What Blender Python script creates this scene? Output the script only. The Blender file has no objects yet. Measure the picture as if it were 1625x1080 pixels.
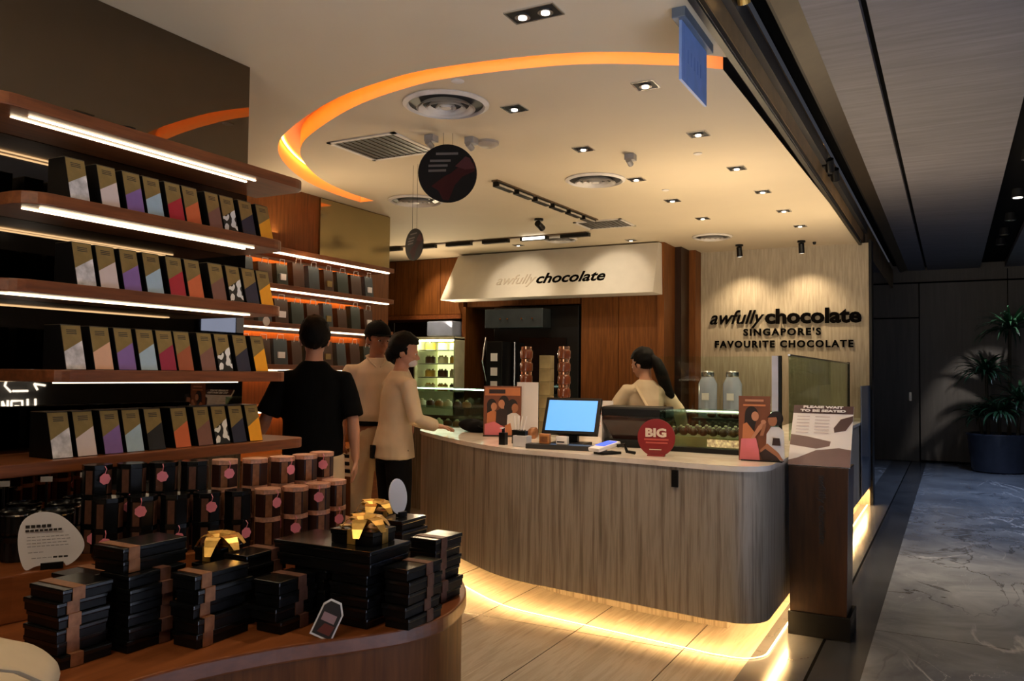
import bpy, bmesh, math, random
from mathutils import Vector, Matrix, noise
R = random.Random(7)
PI = math.pi
scene = bpy.context.scene
COL = scene.collection

# ------------------------------------------------------------------ camera, world, exposure
cam_d = bpy.data.cameras.new('camera'); cam = bpy.data.objects.new('camera', cam_d); COL.objects.link(cam)
cam_d.sensor_width = 36.0; cam_d.lens = 1300.0/1625.0*36.0; cam_d.clip_start = 0.05; cam_d.clip_end = 100
_y = Vector((698,-60,-1300)).normalized(); _x = Vector((2421,25,1300)); _x = (_x - _y*_x.dot(_y)).normalized(); _z = _x.cross(_y)
rot = Matrix((_x, _y, _z))
cam.matrix_world = Matrix.Translation((0,0,1.45)) @ rot.to_4x4()
scene.camera = cam
w = bpy.data.worlds.new('mall_ambient'); scene.world = w; w.use_nodes = True
w.node_tree.nodes['Background'].inputs[0].default_value = (0.60,0.62,0.75,1)
w.node_tree.nodes['Background'].inputs[1].default_value = 0.03
scene.view_settings.view_transform = 'Standard'; scene.view_settings.look = 'None'
scene.view_settings.gamma = 1; scene.view_settings.use_curve_mapping = False
scene.view_settings.exposure = 1.0

def area_light(name, loc, size, power, col, target=None, sy=None, spread=PI):
    l = bpy.data.lights.new(name, 'AREA'); l.energy = power; l.color = col; l.size = size; l.spread = spread
    if sy: l.shape = 'RECTANGLE'; l.size_y = sy
    o = bpy.data.objects.new(name, l); COL.objects.link(o); o.location = loc
    d = (Vector(target)-Vector(loc)) if target else Vector((0,0,-1))
    o.rotation_euler = d.to_track_quat('-Z','Y').to_euler(); return o
def spot_light(name, loc, target, power, col, ang=60, blend=0.6, r=0.03):
    l = bpy.data.lights.new(name, 'SPOT'); l.energy = power; l.color = col; l.spot_size = math.radians(ang); l.spot_blend = blend; l.shadow_soft_size = r
    o = bpy.data.objects.new(name, l); COL.objects.link(o); o.location = loc
    d = Vector(target)-Vector(loc); o.rotation_euler = d.to_track_quat('-Z','Y').to_euler(); return o

WARM = (1.0,0.76,0.48); COOL = (0.57,0.71,1.0)
# unseen fill lights, added to brighten floors, ceiling and fascia; no fittings belong to them
area_light('corridor_fill_near', (1.55,1.7,3.31), .30, 200, (.84,.88,1.0), sy=3.0, spread=1.15)  # added out of frame to brighten the corridor
area_light('shop_front_fill', (-1.3,-.2,2.95), 1.0, 13, WARM)  # unseen fill, added for the front of the shop and the display table
area_light('niche_top_fill', (-4.78,5.0,2.45), .12, 7, WARM, target=(-4.3,5.0,3.0), sy=1.6)  # added fill, lifts the ceiling above the niche
area_light('entrance_fill', (-1.4,-.9,1.9), 1.0, 10, (1,.90,.78), target=(-1.6,.8,3.0), spread=1.6)  # added behind the camera to brighten the near ceiling
area_light('screen_rail_fill', (-1.045,8.1,1.63), .05, 21, WARM, target=(-1.3,8.1,3.0), sy=3.6)  # added fill hidden over the side screen, brightens the shop ceiling
area_light('screen_rail_fill', (-1.6,6.204,1.63), .80, 12, WARM, target=(-1.6,6.25,3.0), sy=.05)  # second added ceiling fill, over the front screen
area_light('fridge_top_fill', (-5.98,8.9,2.0), .5, 10, WARM, target=(-5.4,7.8,3.0), sy=.1)  # ceiling fill added out of sight above the cake fridge
area_light('fascia_fill', (-.80,7.0,3.40), .03, 34, WARM, target=(-.93,7.0,3.1), sy=15, spread=1.0)  # hidden fill added so that the brass fascia shows

# ------------------------------------------------------------------ materials
def P(name, col, rough=0.5, metal=0.0, emit=None, es=0, spec=None, noise_amt=0.0, nscale=8, stretch=(1,1,1), bump=0.0, coat=0.0, alpha=None):
    m = bpy.data.materials.new(name); m.use_nodes = True; nt = m.node_tree; b = nt.nodes['Principled BSDF']
    b.inputs['Base Color'].default_value = (*col,1); b.inputs['Roughness'].default_value = rough; b.inputs['Metallic'].default_value = metal
    if spec is not None: b.inputs['Specular IOR Level'].default_value = spec
    if coat: b.inputs['Coat Weight'].default_value = coat; b.inputs['Coat Roughness'].default_value = 0.15
    if emit: b.inputs['Emission Color'].default_value = (*emit,1); b.inputs['Emission Strength'].default_value = es
    tc = nt.nodes.new('ShaderNodeTexCoord'); mp = nt.nodes.new('ShaderNodeMapping'); mp.inputs['Scale'].default_value = stretch
    n = nt.nodes.new('ShaderNodeTexNoise'); n.inputs['Scale'].default_value = nscale; n.inputs['Detail'].default_value = 5
    nt.links.new(tc.outputs['Object'], mp.inputs[0]); nt.links.new(mp.outputs[0], n.inputs['Vector'])
    na = noise_amt or 0.12
    r = nt.nodes.new('ShaderNodeValToRGB'); r.color_ramp.elements[0].position = .3; r.color_ramp.elements[1].position = .7
    r.color_ramp.elements[0].color = (*[c*(1-na) for c in col],1); r.color_ramp.elements[1].color = (*[min(1,c*(1+na)) for c in col],1)
    nt.links.new(n.outputs['Fac'], r.inputs[0]); nt.links.new(r.outputs[0], b.inputs['Base Color'])
    if bump:
        bp = nt.nodes.new('ShaderNodeBump'); bp.inputs['Strength'].default_value = bump; bp.inputs['Distance'].default_value = 0.01
        nt.links.new(n.outputs['Fac'], bp.inputs['Height']); nt.links.new(bp.outputs[0], b.inputs['Normal'])
    return m
def ramp_mat(name, cols, rough, nscale, stretch, detail=8, dist=0.0, bump=0.0, spec=0.5, joints=None, coat=0):
    """streaked material; cols = [(pos,(r,g,b))]; joints = list of (axis, pitch, offset, width) dark seams"""
    m = P(name, cols[0][1], rough, spec=spec, nscale=nscale, stretch=stretch, bump=bump, coat=coat); nt = m.node_tree
    r = [n for n in nt.nodes if n.type == 'VALTORGB'][0]; n = [n for n in nt.nodes if n.type == 'TEX_NOISE'][0]
    n.inputs['Detail'].default_value = detail; n.inputs['Distortion'].default_value = dist; n.inputs['Roughness'].default_value = 0.6
    cr = r.color_ramp
    while len(cr.elements) > 1: cr.elements.remove(cr.elements[-1])
    cr.elements[0].position = cols[0][0]; cr.elements[0].color = (*cols[0][1],1)
    for p,c in cols[1:]: e = cr.elements.new(p); e.color = (*c,1)
    if joints:
        b = nt.nodes['Principled BSDF']; tc = [q for q in nt.nodes if q.type == 'TEX_COORD'][0]
        sx = nt.nodes.new('ShaderNodeSeparateXYZ'); nt.links.new(tc.outputs['Object'], sx.inputs[0])
        src = r.outputs[0]
        for ax,pitch,off,wd in joints:
            a = nt.nodes.new('ShaderNodeMath'); a.operation = 'ADD'; a.inputs[1].default_value = -off+pitch*50; nt.links.new(sx.outputs[ax], a.inputs[0])
            q = nt.nodes.new('ShaderNodeMath'); q.operation = 'MODULO'; q.inputs[1].default_value = pitch; nt.links.new(a.outputs[0], q.inputs[0])
            l = nt.nodes.new('ShaderNodeMath'); l.operation = 'LESS_THAN'; l.inputs[1].default_value = wd; nt.links.new(q.outputs[0], l.inputs[0])
            mx = nt.nodes.new('ShaderNodeMixRGB'); mx.inputs[2].default_value = (.012,.010,.009,1); nt.links.new(l.outputs[0], mx.inputs[0]); nt.links.new(src, mx.inputs[1]); src = mx.outputs[0]
        nt.links.new(src, b.inputs['Base Color'])
    return m
def E(name, col, s):
    m = bpy.data.materials.new(name); m.use_nodes = True; nt = m.node_tree; b = nt.nodes['Principled BSDF']
    b.inputs['Base Color'].default_value = (*col,1); b.inputs['Emission Color'].default_value = (*col,1); b.inputs['Emission Strength'].default_value = s
    return m
def glass(name, tint=(0.95,1,0.97), refl=0.10):
    m = bpy.data.materials.new(name); m.use_nodes = True; nt = m.node_tree; nt.nodes.clear()
    o = nt.nodes.new('ShaderNodeOutputMaterial'); mx = nt.nodes.new('ShaderNodeMixShader'); t = nt.nodes.new('ShaderNodeBsdfTransparent'); g = nt.nodes.new('ShaderNodeBsdfGlossy')
    f = nt.nodes.new('ShaderNodeLayerWeight'); p = nt.nodes.new('ShaderNodeMath'); p.operation = 'POWER'; p.inputs[1].default_value = 5; nt.links.new(f.outputs['Facing'], p.inputs[0])
    a = nt.nodes.new('ShaderNodeMath'); a.operation = 'MULTIPLY_ADD'; a.inputs[1].default_value = .45; a.inputs[2].default_value = .02+refl*.2; nt.links.new(p.outputs[0], a.inputs[0])
    t.inputs[0].default_value = (*tint,1); g.inputs['Roughness'].default_value = 0.03; g.inputs[0].default_value = (.9,.95,.95,1)
    nt.links.new(a.outputs[0], mx.inputs[0]); nt.links.new(t.outputs[0], mx.inputs[1]); nt.links.new(g.outputs[0], mx.inputs[2]); nt.links.new(mx.outputs[0], o.inputs[0])
    return m

wood = ramp_mat('red_brown_wood', [(.25,(.095,.030,.006)),(.5,(.165,.055,.011)),(.75,(.235,.082,.017))], .5, 3, (14,14,1.0), spec=.25)
wood_shelf = ramp_mat('shelf_wood', [(.25,(.10,.030,.010)),(.5,(.19,.058,.018)),(.75,(.27,.088,.028))], .35, 3, (14,1.2,14), spec=.5)
wood_table = ramp_mat('table_wood', [(.25,(.14,.040,.011)),(.5,(.20,.060,.017)),(.75,(.27,.085,.025))], .3, 3, (12,1.2,12), spec=.5)
wood_dark = ramp_mat('dark_brown_wood', [(.25,(.010,.0035,.0015)),(.5,(.022,.0075,.0025)),(.75,(.036,.013,.004))], .4, 3, (14,14,1.0), spec=.4)
zebra = ramp_mat('vertical_grain_laminate', [(.26,(.12,.098,.075)),(.42,(.235,.195,.155)),(.55,(.37,.32,.26)),(.68,(.27,.23,.185)),(.8,(.50,.45,.375))], .42, 4.2, (9,9,.35), detail=9, spec=.45)
floor_wood = ramp_mat('pale_travertine_floor', [(.25,(.25,.215,.175)),(.45,(.40,.355,.30)),(.6,(.32,.28,.23)),(.78,(.54,.49,.42))], .22, 3.0, (7,.45,1), detail=9, dist=.6, spec=.5, joints=[(0,.62,-1.89,.006),(1,1.25,.55,.005)])
marble_top = ramp_mat('pale_stone_counter', [(.3,(.66,.58,.50)),(.55,(.84,.77,.69)),(.8,(.93,.88,.82))], .15, 3, (1,1,1), dist=1.0)
mirror_dark = P('bronze_mirror', (.155,.122,.088), .015, 1.0, noise_amt=.02)
mirror_olive = P('olive_bronze_mirror', (.46,.37,.19), .12, .9, noise_amt=.02)
gold_mirror = P('brass_fascia', (.42,.27,.12), .3, .55, noise_amt=.3, nscale=5, bump=.05)
black = P('black_metal', (.003,.003,.0035), .4, noise_amt=.1, spec=.3)
black_matte = P('matte_black', (.002,.002,.0022), .9, noise_amt=.1, spec=.1)
dark_grey = P('dark_grey_panel', (.02,.021,.024), .4)
strip_brown = P('bronze_strip', (.075,.055,.032), .35, .6)
ceil_m = P('painted_plaster_ceiling', (.58,.49,.35), .75, noise_amt=.03, nscale=1.5)
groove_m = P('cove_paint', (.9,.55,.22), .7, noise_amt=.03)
corr_ceil = ramp_mat('grey_wood_panel_ceiling', [(.25,(.10,.097,.112)),(.5,(.135,.13,.148)),(.75,(.175,.168,.19))], .55, 2.2, (.7,9,1), detail=6, dist=.5)
corr_wall = ramp_mat('taupe_wall_panel', [(.25,(.16,.132,.10)),(.7,(.21,.175,.135))], .5, 2, (10,10,.6))
sign_wall_m = ramp_mat('beige_grain_wall', [(.25,(.31,.255,.18)),(.5,(.41,.35,.255)),(.75,(.53,.46,.35))], .6, 4, (11,11,.9), detail=8)
canopy_m = P('cream_canopy', (.62,.575,.50), .6, noise_amt=.03)
led = E('warm_led', (1.0,.80,.52), 2.0)
led_hot = E('shelf_led', (1.0,.80,.52), 2.9)
led_amber = E('amber_led', (1.0,.36,.06), 11.0)
led_toe = E('toe_led', (1.0,.60,.23), 125.0)
cove_led = E('cove_led', (1.0,.40,.08), 9.0)
lamp_glow = E('lamp_face', (1.0,.93,.82), 2.2)
lamp_dim = P('reflector', (.7,.7,.7), .2, .9)
glass_m = glass('clear_glass')
glass_soft = glass('soft_green_glass', (.68,.76,.68), .0)
glass_green = glass('greenish_glass', (.80,.90,.84), .2)
gift_black = P('gift_box_black', (.0022,.0025,.003), .35, noise_amt=.2, spec=.3)
gift_edge = P('gift_box_lid_black', (.0035,.004,.0045), .20, spec=.6)
copper = P('copper_band', (.34,.15,.07), .38, .45, noise_amt=.25, nscale=40)
brown_band = P('brown_band', (.13,.055,.035), .45, .2, noise_amt=.25, nscale=40)
gold = P('gold_satin', (.78,.47,.12), .28, .75, noise_amt=.2, nscale=30)
box_gold = P('box_gold_print', (.25,.175,.06), .45, .3, noise_amt=.12, nscale=30)
white = P('white_card', (.80,.78,.80), .5, noise_amt=.02)
grey_ink = P('grey_ink', (.30,.29,.31), .6)
ink = P('dark_ink', (.02,.016,.016), .6)
ink_sign = P('sign_letter_black', (.002,.0015,.0012), .95, spec=.05)
pink = P('pink_tag', (.83,.25,.33), .5)
red_sign = P('red_acrylic', (.24,.010,.010), .35)
cream_txt = P('cream_print', (.75,.62,.50), .5)
steel = P('brushed_steel', (.5,.5,.5), .25, .95)
chrome = P('chrome', (.8,.8,.8), .08, 1)
skin = P('skin', (.50,.255,.165), .5, noise_amt=.06); skin_tan = P('tanned_skin', (.33,.135,.075), .5, noise_amt=.06)
hair_m = P('black_hair', (.0025,.002,.002), .6, spec=.15, noise_amt=.4, nscale=60, stretch=(8,8,1), bump=.4)
tee_m = P('black_tee_fabric', (.0022,.0026,.0032), .95, spec=.1)
beige_cloth = P('beige_cloth', (.60,.49,.34), .8, noise_amt=.08, nscale=5, bump=.2)
cream_cloth = P('cream_cloth', (.68,.57,.43), .8, noise_amt=.08, nscale=5, bump=.2)
khaki_cloth = P('khaki_cloth', (.54,.42,.28), .8, noise_amt=.08, nscale=5, bump=.2)
black_cloth = P('black_cloth', (.0025,.0025,.0035), .9, spec=.15)
wine_cloth = P('wine_apron', (.05,.012,.012), .8)

# ------------------------------------------------------------------ mesh helpers
class G:
    def __init__(s): s.bm = bmesh.new(); s.mi = 0
    def _f(s, vs):
        try: f = s.bm.faces.new(vs); f.material_index = s.mi; return f
        except ValueError: return None
    def box(s, x0,y0,z0,x1,y1,z1, M=None):
        v = [s.bm.verts.new((M @ Vector(p)) if M else p) for p in ((x0,y0,z0),(x1,y0,z0),(x1,y1,z0),(x0,y1,z0),(x0,y0,z1),(x1,y0,z1),(x1,y1,z1),(x0,y1,z1))]
        for a in ((0,3,2,1),(4,5,6,7),(0,1,5,4),(1,2,6,5),(2,3,7,6),(3,0,4,7)): s._f([v[i] for i in a])
        return s
    def prism(s, pts, z0, z1, M=None):
        n = len(pts); f = lambda p: (M @ Vector(p)) if M else p
        a = [s.bm.verts.new(f((x,y,z0))) for x,y in pts]; b = [s.bm.verts.new(f((x,y,z1))) for x,y in pts]
        s._f(a[::-1]); s._f(b)
        for i in range(n): s._f([a[i],a[(i+1)%n],b[(i+1)%n],b[i]])
        return s
    def poly(s, pts):
        return s._f([s.bm.verts.new(p) for p in pts])
    def rings(s, rs, cap=True, closed=False):
        V = [[s.bm.verts.new(p) for p in r] for r in rs]; n = len(rs[0])
        m = len(V)
        for i in range(m if closed else m-1):
            for j in range(n): s._f([V[i][j],V[i][(j+1)%n],V[(i+1)%m][(j+1)%n],V[(i+1)%m][j]])
        if cap and not closed: s._f(V[0][::-1]); s._f(V[-1])
        return s
    def lathe(s, prof, c=(0,0,0), seg=24, M=None, cap=True):
        rs = [[Vector((c[0]+r*math.cos(2*PI*j/seg), c[1]+r*math.sin(2*PI*j/seg), c[2]+z)) for j in range(seg)] for r,z in prof]
        if M: rs = [[M @ p for p in r] for r in rs]
        return s.rings(rs, cap)
    def tube(s, pts, rad, seg=8, flat=1.0):
        pts = [Vector(p) for p in pts]; n = len(pts); rs = []
        if not isinstance(rad,(list,tuple)): rad = [rad]*n
        up = None
        for i,p in enumerate(pts):
            t = (pts[min(i+1,n-1)]-pts[max(i-1,0)]).normalized()
            if up is None: up = Vector((0,0,1)) if abs(t.z)<.9 else Vector((0,1,0))
            a = t.cross(up).normalized(); b = a.cross(t).normalized(); up = b
            r = rad[i]; rx,ry = (r if isinstance(r,(list,tuple)) else (r,r*flat))
            rs.append([p + a*rx*math.cos(2*PI*j/seg) + b*ry*math.sin(2*PI*j/seg) for j in range(seg)])
        return s.rings(rs)
    def ell(s, c, r, seg=16, ring=10, M=None):
        rs = []
        for i in range(1,ring):
            th = PI*i/ring
            rs.append([Vector((c[0]+r[0]*math.sin(th)*math.cos(2*PI*j/seg), c[1]+r[1]*math.sin(th)*math.sin(2*PI*j/seg), c[2]-r[2]*math.cos(th))) for j in range(seg)])
        if M: rs = [[M @ p for p in q] for q in rs]
        return s.rings(rs)
    def mesh(s, name, mats, bev=0, smooth=False):
        bmesh.ops.recalc_face_normals(s.bm, faces=s.bm.faces)
        if bev:
            es = [e for e in s.bm.edges if len(e.link_faces)==2 and e.calc_face_angle(0)>.5]
            bmesh.ops.bevel(s.bm, geom=es, offset=bev, segments=2, affect='EDGES', profile=.6)
        me = bpy.data.meshes.new(name); s.bm.to_mesh(me); s.bm.free()
        for m in (mats if isinstance(mats,(list,tuple)) else [mats]): me.materials.append(m)
        if smooth:
            for p in me.polygons: p.use_smooth = True
            try: me.set_sharp_from_angle(angle=math.radians(40))
            except Exception: pass
        return me
    def obj(s, name, mats, parent=None, bev=0, smooth=False):
        o = bpy.data.objects.new(name, s.mesh(name, mats, bev, smooth)); COL.objects.link(o)
        if parent: o.parent = parent
        return o
def tag(o, label, cat, group=None, kind=None):
    o['label'] = label; o['category'] = cat
    if group: o['group'] = group
    if kind: o['kind'] = kind
    return o
def T(name, label, cat, loc=(0,0,0), rz=0, group=None):
    o = bpy.data.objects.new(name, None); o.empty_display_size = .05; COL.objects.link(o); o.location = loc; o.rotation_euler = (0,0,rz)
    return tag(o, label, cat, group)
def S(o): o['kind'] = 'structure'; return o
def dup(root, loc, rz=0, label=None, group=None):
    r = root.copy(); COL.objects.link(r); r.location = loc; r.rotation_euler = (0,0,rz)
    if label: r['label'] = label
    if group: r['group'] = group
    for ch in list(root.children):
        c = ch.copy(); COL.objects.link(c); c.parent = r
        for g in ch.children:
            d = g.copy(); COL.objects.link(d); d.parent = c
    return r
def text_mesh(body, size, ext=.004, bold=0.0, shear=0.0, space=1.0, align='LEFT'):
    cu = bpy.data.curves.new('t','FONT'); cu.body = body; cu.size = size; cu.extrude = ext; cu.offset = bold; cu.shear = shear; cu.space_character = space; cu.align_x = align
    cu.resolution_u = 3
    o = bpy.data.objects.new('t', cu); COL.objects.link(o)
    dg = bpy.context.evaluated_depsgraph_get(); me = bpy.data.meshes.new_from_object(o.evaluated_get(dg))
    bpy.data.objects.remove(o); return me
def text_obj(name, body, size, loc, rotm, mat, parent=None, width=None, **k):
    me = text_mesh(body, size, **k)
    me.materials.clear(); me.materials.append(mat)
    if width:
        xs = [v.co.x for v in me.vertices]; f = width/(max(xs)-min(xs)); x0 = min(xs) if k.get('align','LEFT')=='LEFT' else 0
        for v in me.vertices: v.co.x = (v.co.x-x0)*f
    me.transform(rotm.to_4x4()); o = bpy.data.objects.new(name, me); COL.objects.link(o); o.location = loc
    if parent: o.parent = parent
    return o
def evalmesh(o):
    dg = bpy.context.evaluated_depsgraph_get(); me = bpy.data.meshes.new_from_object(o.evaluated_get(dg)); return me
FACE_NY = Matrix(((1,0,0),(0,0,-1),(0,1,0)))          # text on a wall that faces -Y
FACE_PX = Matrix(((0,0,1),(1,0,0),(0,1,0)))           # text on a wall that faces +X
FACE_NX = Matrix(((0,0,-1),(-1,0,0),(0,1,0)))         # faces -X
def spline(pts, n=6, closed=True):
    out = []; m = len(pts); 
    for i in range(m if closed else m-1):
        g = (lambda k: Vector((*pts[k%m],0))) if closed else (lambda k: Vector((*pts[max(0,min(m-1,k))],0)))
        p0,p1,p2,p3 = g(i-1),g(i),g(i+1),g(i+2)
        for j in range(n):
            t = j/n; q = .5*((2*p1)+(p2-p0)*t+(2*p0-5*p1+4*p2-p3)*t*t+(3*p1-p0-3*p2+p3)*t**3); out.append((q.x,q.y))
    if not closed: out.append(pts[-1])
    return out
def offset(path, d):
    out = []; n = len(path)
    for i,(x,y) in enumerate(path):
        a = Vector(path[max(0,i-1)]); b = Vector(path[min(n-1,i+1)]); t = (b-a).normalized(); out.append((x+t.y*d, y-t.x*d))
    return out
ORD = ['topmost','second from the top','third from the top','fourth from the top','fifth from the top','sixth from the top','seventh from the top','eighth from the top','ninth from the top']
NTH = ['first','second','third','fourth','fifth','sixth','seventh','eighth','ninth','tenth','eleventh','twelfth']

# ------------------------------------------------------------------ the setting
def slab(name, x0,y0,z0,x1,y1,z1, m): return S(G().box(x0,y0,z0,x1,y1,z1).obj(name, m))
slab('floor', -8.2,-1.5,-.1, -.93,10.4,0, floor_wood)
# corridor marble
mm = ramp_mat('grey_marble_floor', [(.25,(.11,.12,.15)),(.5,(.21,.225,.26)),(.75,(.33,.35,.39))], .16, 1.3, (1,1,1), detail=10, dist=1.2, spec=.5, joints=[(1,3.3,1.9,.006)])
nt = mm.node_tree; b = nt.nodes['Principled BSDF']; src = b.inputs['Base Color'].links[0].from_socket; tc = [q for q in nt.nodes if q.type=='TEX_COORD'][0]
for sc_,wd,colv,rotz in ((.55,.010,(.75,.75,.80,1),.5),(1.1,.008,(.02,.022,.03,1),1.9),(1.7,.004,(.5,.5,.56,1),2.6)):
    mp = nt.nodes.new('ShaderNodeMapping'); mp.inputs['Scale'].default_value = (1,.55,1); mp.inputs['Rotation'].default_value = (0,0,rotz); mp.inputs['Location'].default_value=(rotz*7,3,1)
    nz = nt.nodes.new('ShaderNodeTexNoise'); nz.inputs['Scale'].default_value = sc_; nz.inputs['Detail'].default_value = 7; nz.inputs['Distortion'].default_value = 1.0; nz.inputs['Roughness'].default_value=.55
    nt.links.new(tc.outputs['Object'], mp.inputs[0]); nt.links.new(mp.outputs[0], nz.inputs['Vector'])
    a = nt.nodes.new('ShaderNodeMath'); a.operation='SUBTRACT'; a.inputs[1].default_value=.5; nt.links.new(nz.outputs['Fac'], a.inputs[0])
    c = nt.nodes.new('ShaderNodeMath'); c.operation='ABSOLUTE'; nt.links.new(a.outputs[0], c.inputs[0])
    r = nt.nodes.new('ShaderNodeMapRange'); r.inputs[1].default_value=0; r.inputs[2].default_value=wd; r.inputs[3].default_value=.8; r.inputs[4].default_value=0; nt.links.new(c.outputs[0], r.inputs[0])
    # break the veins up so that they come and go
    n2 = nt.nodes.new('ShaderNodeTexNoise'); n2.inputs['Scale'].default_value=.9; nt.links.new(mp.outputs[0], n2.inputs['Vector'])
    r2 = nt.nodes.new('ShaderNodeMapRange'); r2.inputs[1].default_value=.45; r2.inputs[2].default_value=.6; nt.links.new(n2.outputs['Fac'], r2.inputs[0])
    ml = nt.nodes.new('ShaderNodeMath'); ml.operation='MULTIPLY'; nt.links.new(r.outputs[0], ml.inputs[0]); nt.links.new(r2.outputs[0], ml.inputs[1])
    mx = nt.nodes.new('ShaderNodeMixRGB'); mx.inputs[2].default_value=colv; nt.links.new(ml.outputs[0], mx.inputs[0]); nt.links.new(src, mx.inputs[1]); src = mx.outputs[0]
nt.links.new(src, b.inputs['Base Color'])
slab('floor_corridor', -.40,-1.5,-.1, 3.2,16.6,0, mm)
border_m = ramp_mat('plain_grey_border_stone', [(.25,(.062,.066,.078)),(.75,(.11,.115,.13))], .2, 2, (1,1,1), dist=.6)
slab('floor_border', -.93,-1.5,-.1, -.64,16.6,0, border_m); slab('floor_joint', -.64,-1.5,-.1,-.625,16.6,-.002, black_matte)
border_d = ramp_mat('dark_grey_border_stone', [(.25,(.035,.038,.046)),(.75,(.07,.074,.085))], .2, 2, (1,1,1), dist=.6)
slab('floor_border', -.625,-1.5,-.1, -.40,16.6,0, border_d)
slab('floor_corridor', -1.9,10.5,-.1, -.93,16.6,0, mm)

# ceiling of the shop with the glowing cove slot
cove = spline([(-.91,3.99),(-1.14,3.81),(-1.62,3.56),(-2.27,3.44),(-2.68,3.47),(-3.14,3.60),(-3.68,3.87),(-4.04,4.12),(-4.34,4.47),(-4.62,5.0),(-4.74,5.5),(-4.76,5.9)], 5, False)
inner = offset(cove, .15); inner = [(min(x,-.91),y) for x,y in inner]
# offset() puts the copy to the right of travel; travel is towards -X so that is +Y: the shop side
rect_front = [(-.91,-1.5),(-5.3,-1.5)]
# one polygon: front edge, left side, back, right side, then into the slot and out again
outline = [(-.91,-1.5)] + cove + inner[::-1] + [(-.91,10.25),(-8.2,10.25),(-8.2,-1.5)]
def plate(pts, z, m, name, up=.12):
    g = G(); vs = [g.bm.verts.new((x,y,z)) for x,y in pts]; es = [g.bm.edges.new((vs[i],vs[(i+1)%len(vs)])) for i in range(len(vs))]
    bmesh.ops.triangle_fill(g.bm, use_beauty=True, edges=es)
    return S(g.obj(name, m))
plate(outline, 3.0, ceil_m, 'ceiling')
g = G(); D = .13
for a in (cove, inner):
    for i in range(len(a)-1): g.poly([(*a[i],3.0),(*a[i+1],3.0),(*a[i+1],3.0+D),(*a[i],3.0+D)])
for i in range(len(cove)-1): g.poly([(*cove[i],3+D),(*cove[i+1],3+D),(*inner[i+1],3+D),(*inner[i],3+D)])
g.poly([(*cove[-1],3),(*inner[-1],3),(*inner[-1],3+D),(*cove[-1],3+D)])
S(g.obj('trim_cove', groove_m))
cl = offset(cove, .012)
g = G()
for i in range(len(cl)-1):
    q = offset(cove,.03)
    g.poly([(*cl[i],3+D-.006),(*cl[i+1],3+D-.006),(*q[i+1],3+D-.006),(*q[i],3+D-.006)])
S(g.obj('trim_cove_led', cove_led))
slab('ceiling_slab', -8.3,-1.6,3.14,-.86,10.4,3.24, dark_grey)

# storefront head: dark rail, brass fascia, black channel, bronze strip
slab('trim_head_rail', -.935,-1.5,2.975,-.905,10.2,3.03, black)
slab('trim_head_highlight', -.904,-1.5,2.985,-.902,10.2,2.990, steel)
slab('trim_fascia', -.93,-1.5,3.03,-.90,15.9,3.34, gold_mirror)
slab('trim_channel', -.90,-1.5,3.42,-.66,15.9,3.5, black_matte)
slab('trim_channel_side', -.79,-1.5,3.30,-.775,15.9,3.42, black)
g = G(); g.poly([(-.775,-1.5,3.30),(-.775,15.9,3.30),(-.66,15.9,3.335),(-.66,-1.5,3.335)]); g.poly([(-.775,-1.5,3.31),(-.775,15.9,3.31),(-.66,15.9,3.345),(-.66,-1.5,3.345)]); S(g.obj('trim_bronze_strip', strip_brown))
slab('ceiling_corridor', -.66,-1.5,3.33,-.395,15.95,3.4, corr_ceil)
slab('ceiling_corridor', -.36,-1.5,3.33,.44,15.95,3.4, corr_ceil)
slab('ceiling_corridor', .80,-1.5,3.33,3.2,15.95,3.4, corr_ceil)
slab('trim_ceiling_gap', -.395,-1.5,3.38,-.36,15.95,3.4, black_matte)
slab('trim_ceiling_slot', .44,-1.5,3.42,.80,15.95,3.45, black_matte)
slab('ceiling_void', -.95,-1.6,3.5,3.3,16.6,3.6, black_matte)
slab('ceiling_corridor', -1.9,10.4,3.33,-.93,15.95,3.4, corr_ceil)

# walls
slab('wall_left', -3.6,-1.5,0,-3.17,3.0,3.0, black_matte)
slab('trim_mirror', -3.17,-1.5,0,-3.15,3.0,2.998, mirror_dark)
slab('wall_left_niche', -5.1,3.0,0,-4.95,6.6,3.0, wood)
slab('wall_left_return', -5.1,2.9,0,-3.6,3.0,3.0, wood)
slab('trim_niche_mirror', -4.95,5.56,2.44,-4.93,6.58,2.99, mirror_olive)
slab('wall_left_back', -8.2,6.6,0,-8.1,9.3,3.0, wood); slab('wall_left_end', -8.2,6.5,0,-5.1,6.6,3.0, wood)
slab('wall_back', -8.2,9.75,0,-2.95,9.9,3.0, wood_dark)
slab('wall_sign', -2.80,10.2,0,-.83,10.4,3.0, sign_wall_m)
slab('trim_sign_edge', -.83,10.18,0,-.80,10.42,3.03, black)
slab('wall_corridor_left', -1.0,10.4,0,-.90,10.5,3.33, dark_grey); slab('wall_corridor_left', -1.95,10.4,0,-1.9,16,3.33, dark_grey)
slab('wall_end', -2.0,15.95,0,3.2,16.1,3.5, corr_wall)
slab('trim_end_wall', -1.9,15.93,3.10,3.2,15.951,3.125, black_matte)
slab('trim_end_wall', -.50,15.93,0,-.485,15.951,3.10, black_matte); slab('trim_end_wall', .83,15.93,0,.84,15.951,3.30, black_matte)
slab('trim_end_wall', -1.9,15.93,2.49,-.5,15.951,2.51, black_matte)
slab('baseboard_end', -.48,15.92,0,3.2,15.951,.03, black_matte)
slab('wall_right', 3.0,-1.5,0,3.15,16,3.33, P('dim_shopfront_wall',(.05,.048,.046),.6))
slab('wall_behind', -3.2,-1.6,0,3.2,-1.5,3.33, P('dim_wall_behind',(.05,.048,.046),.6))
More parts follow.
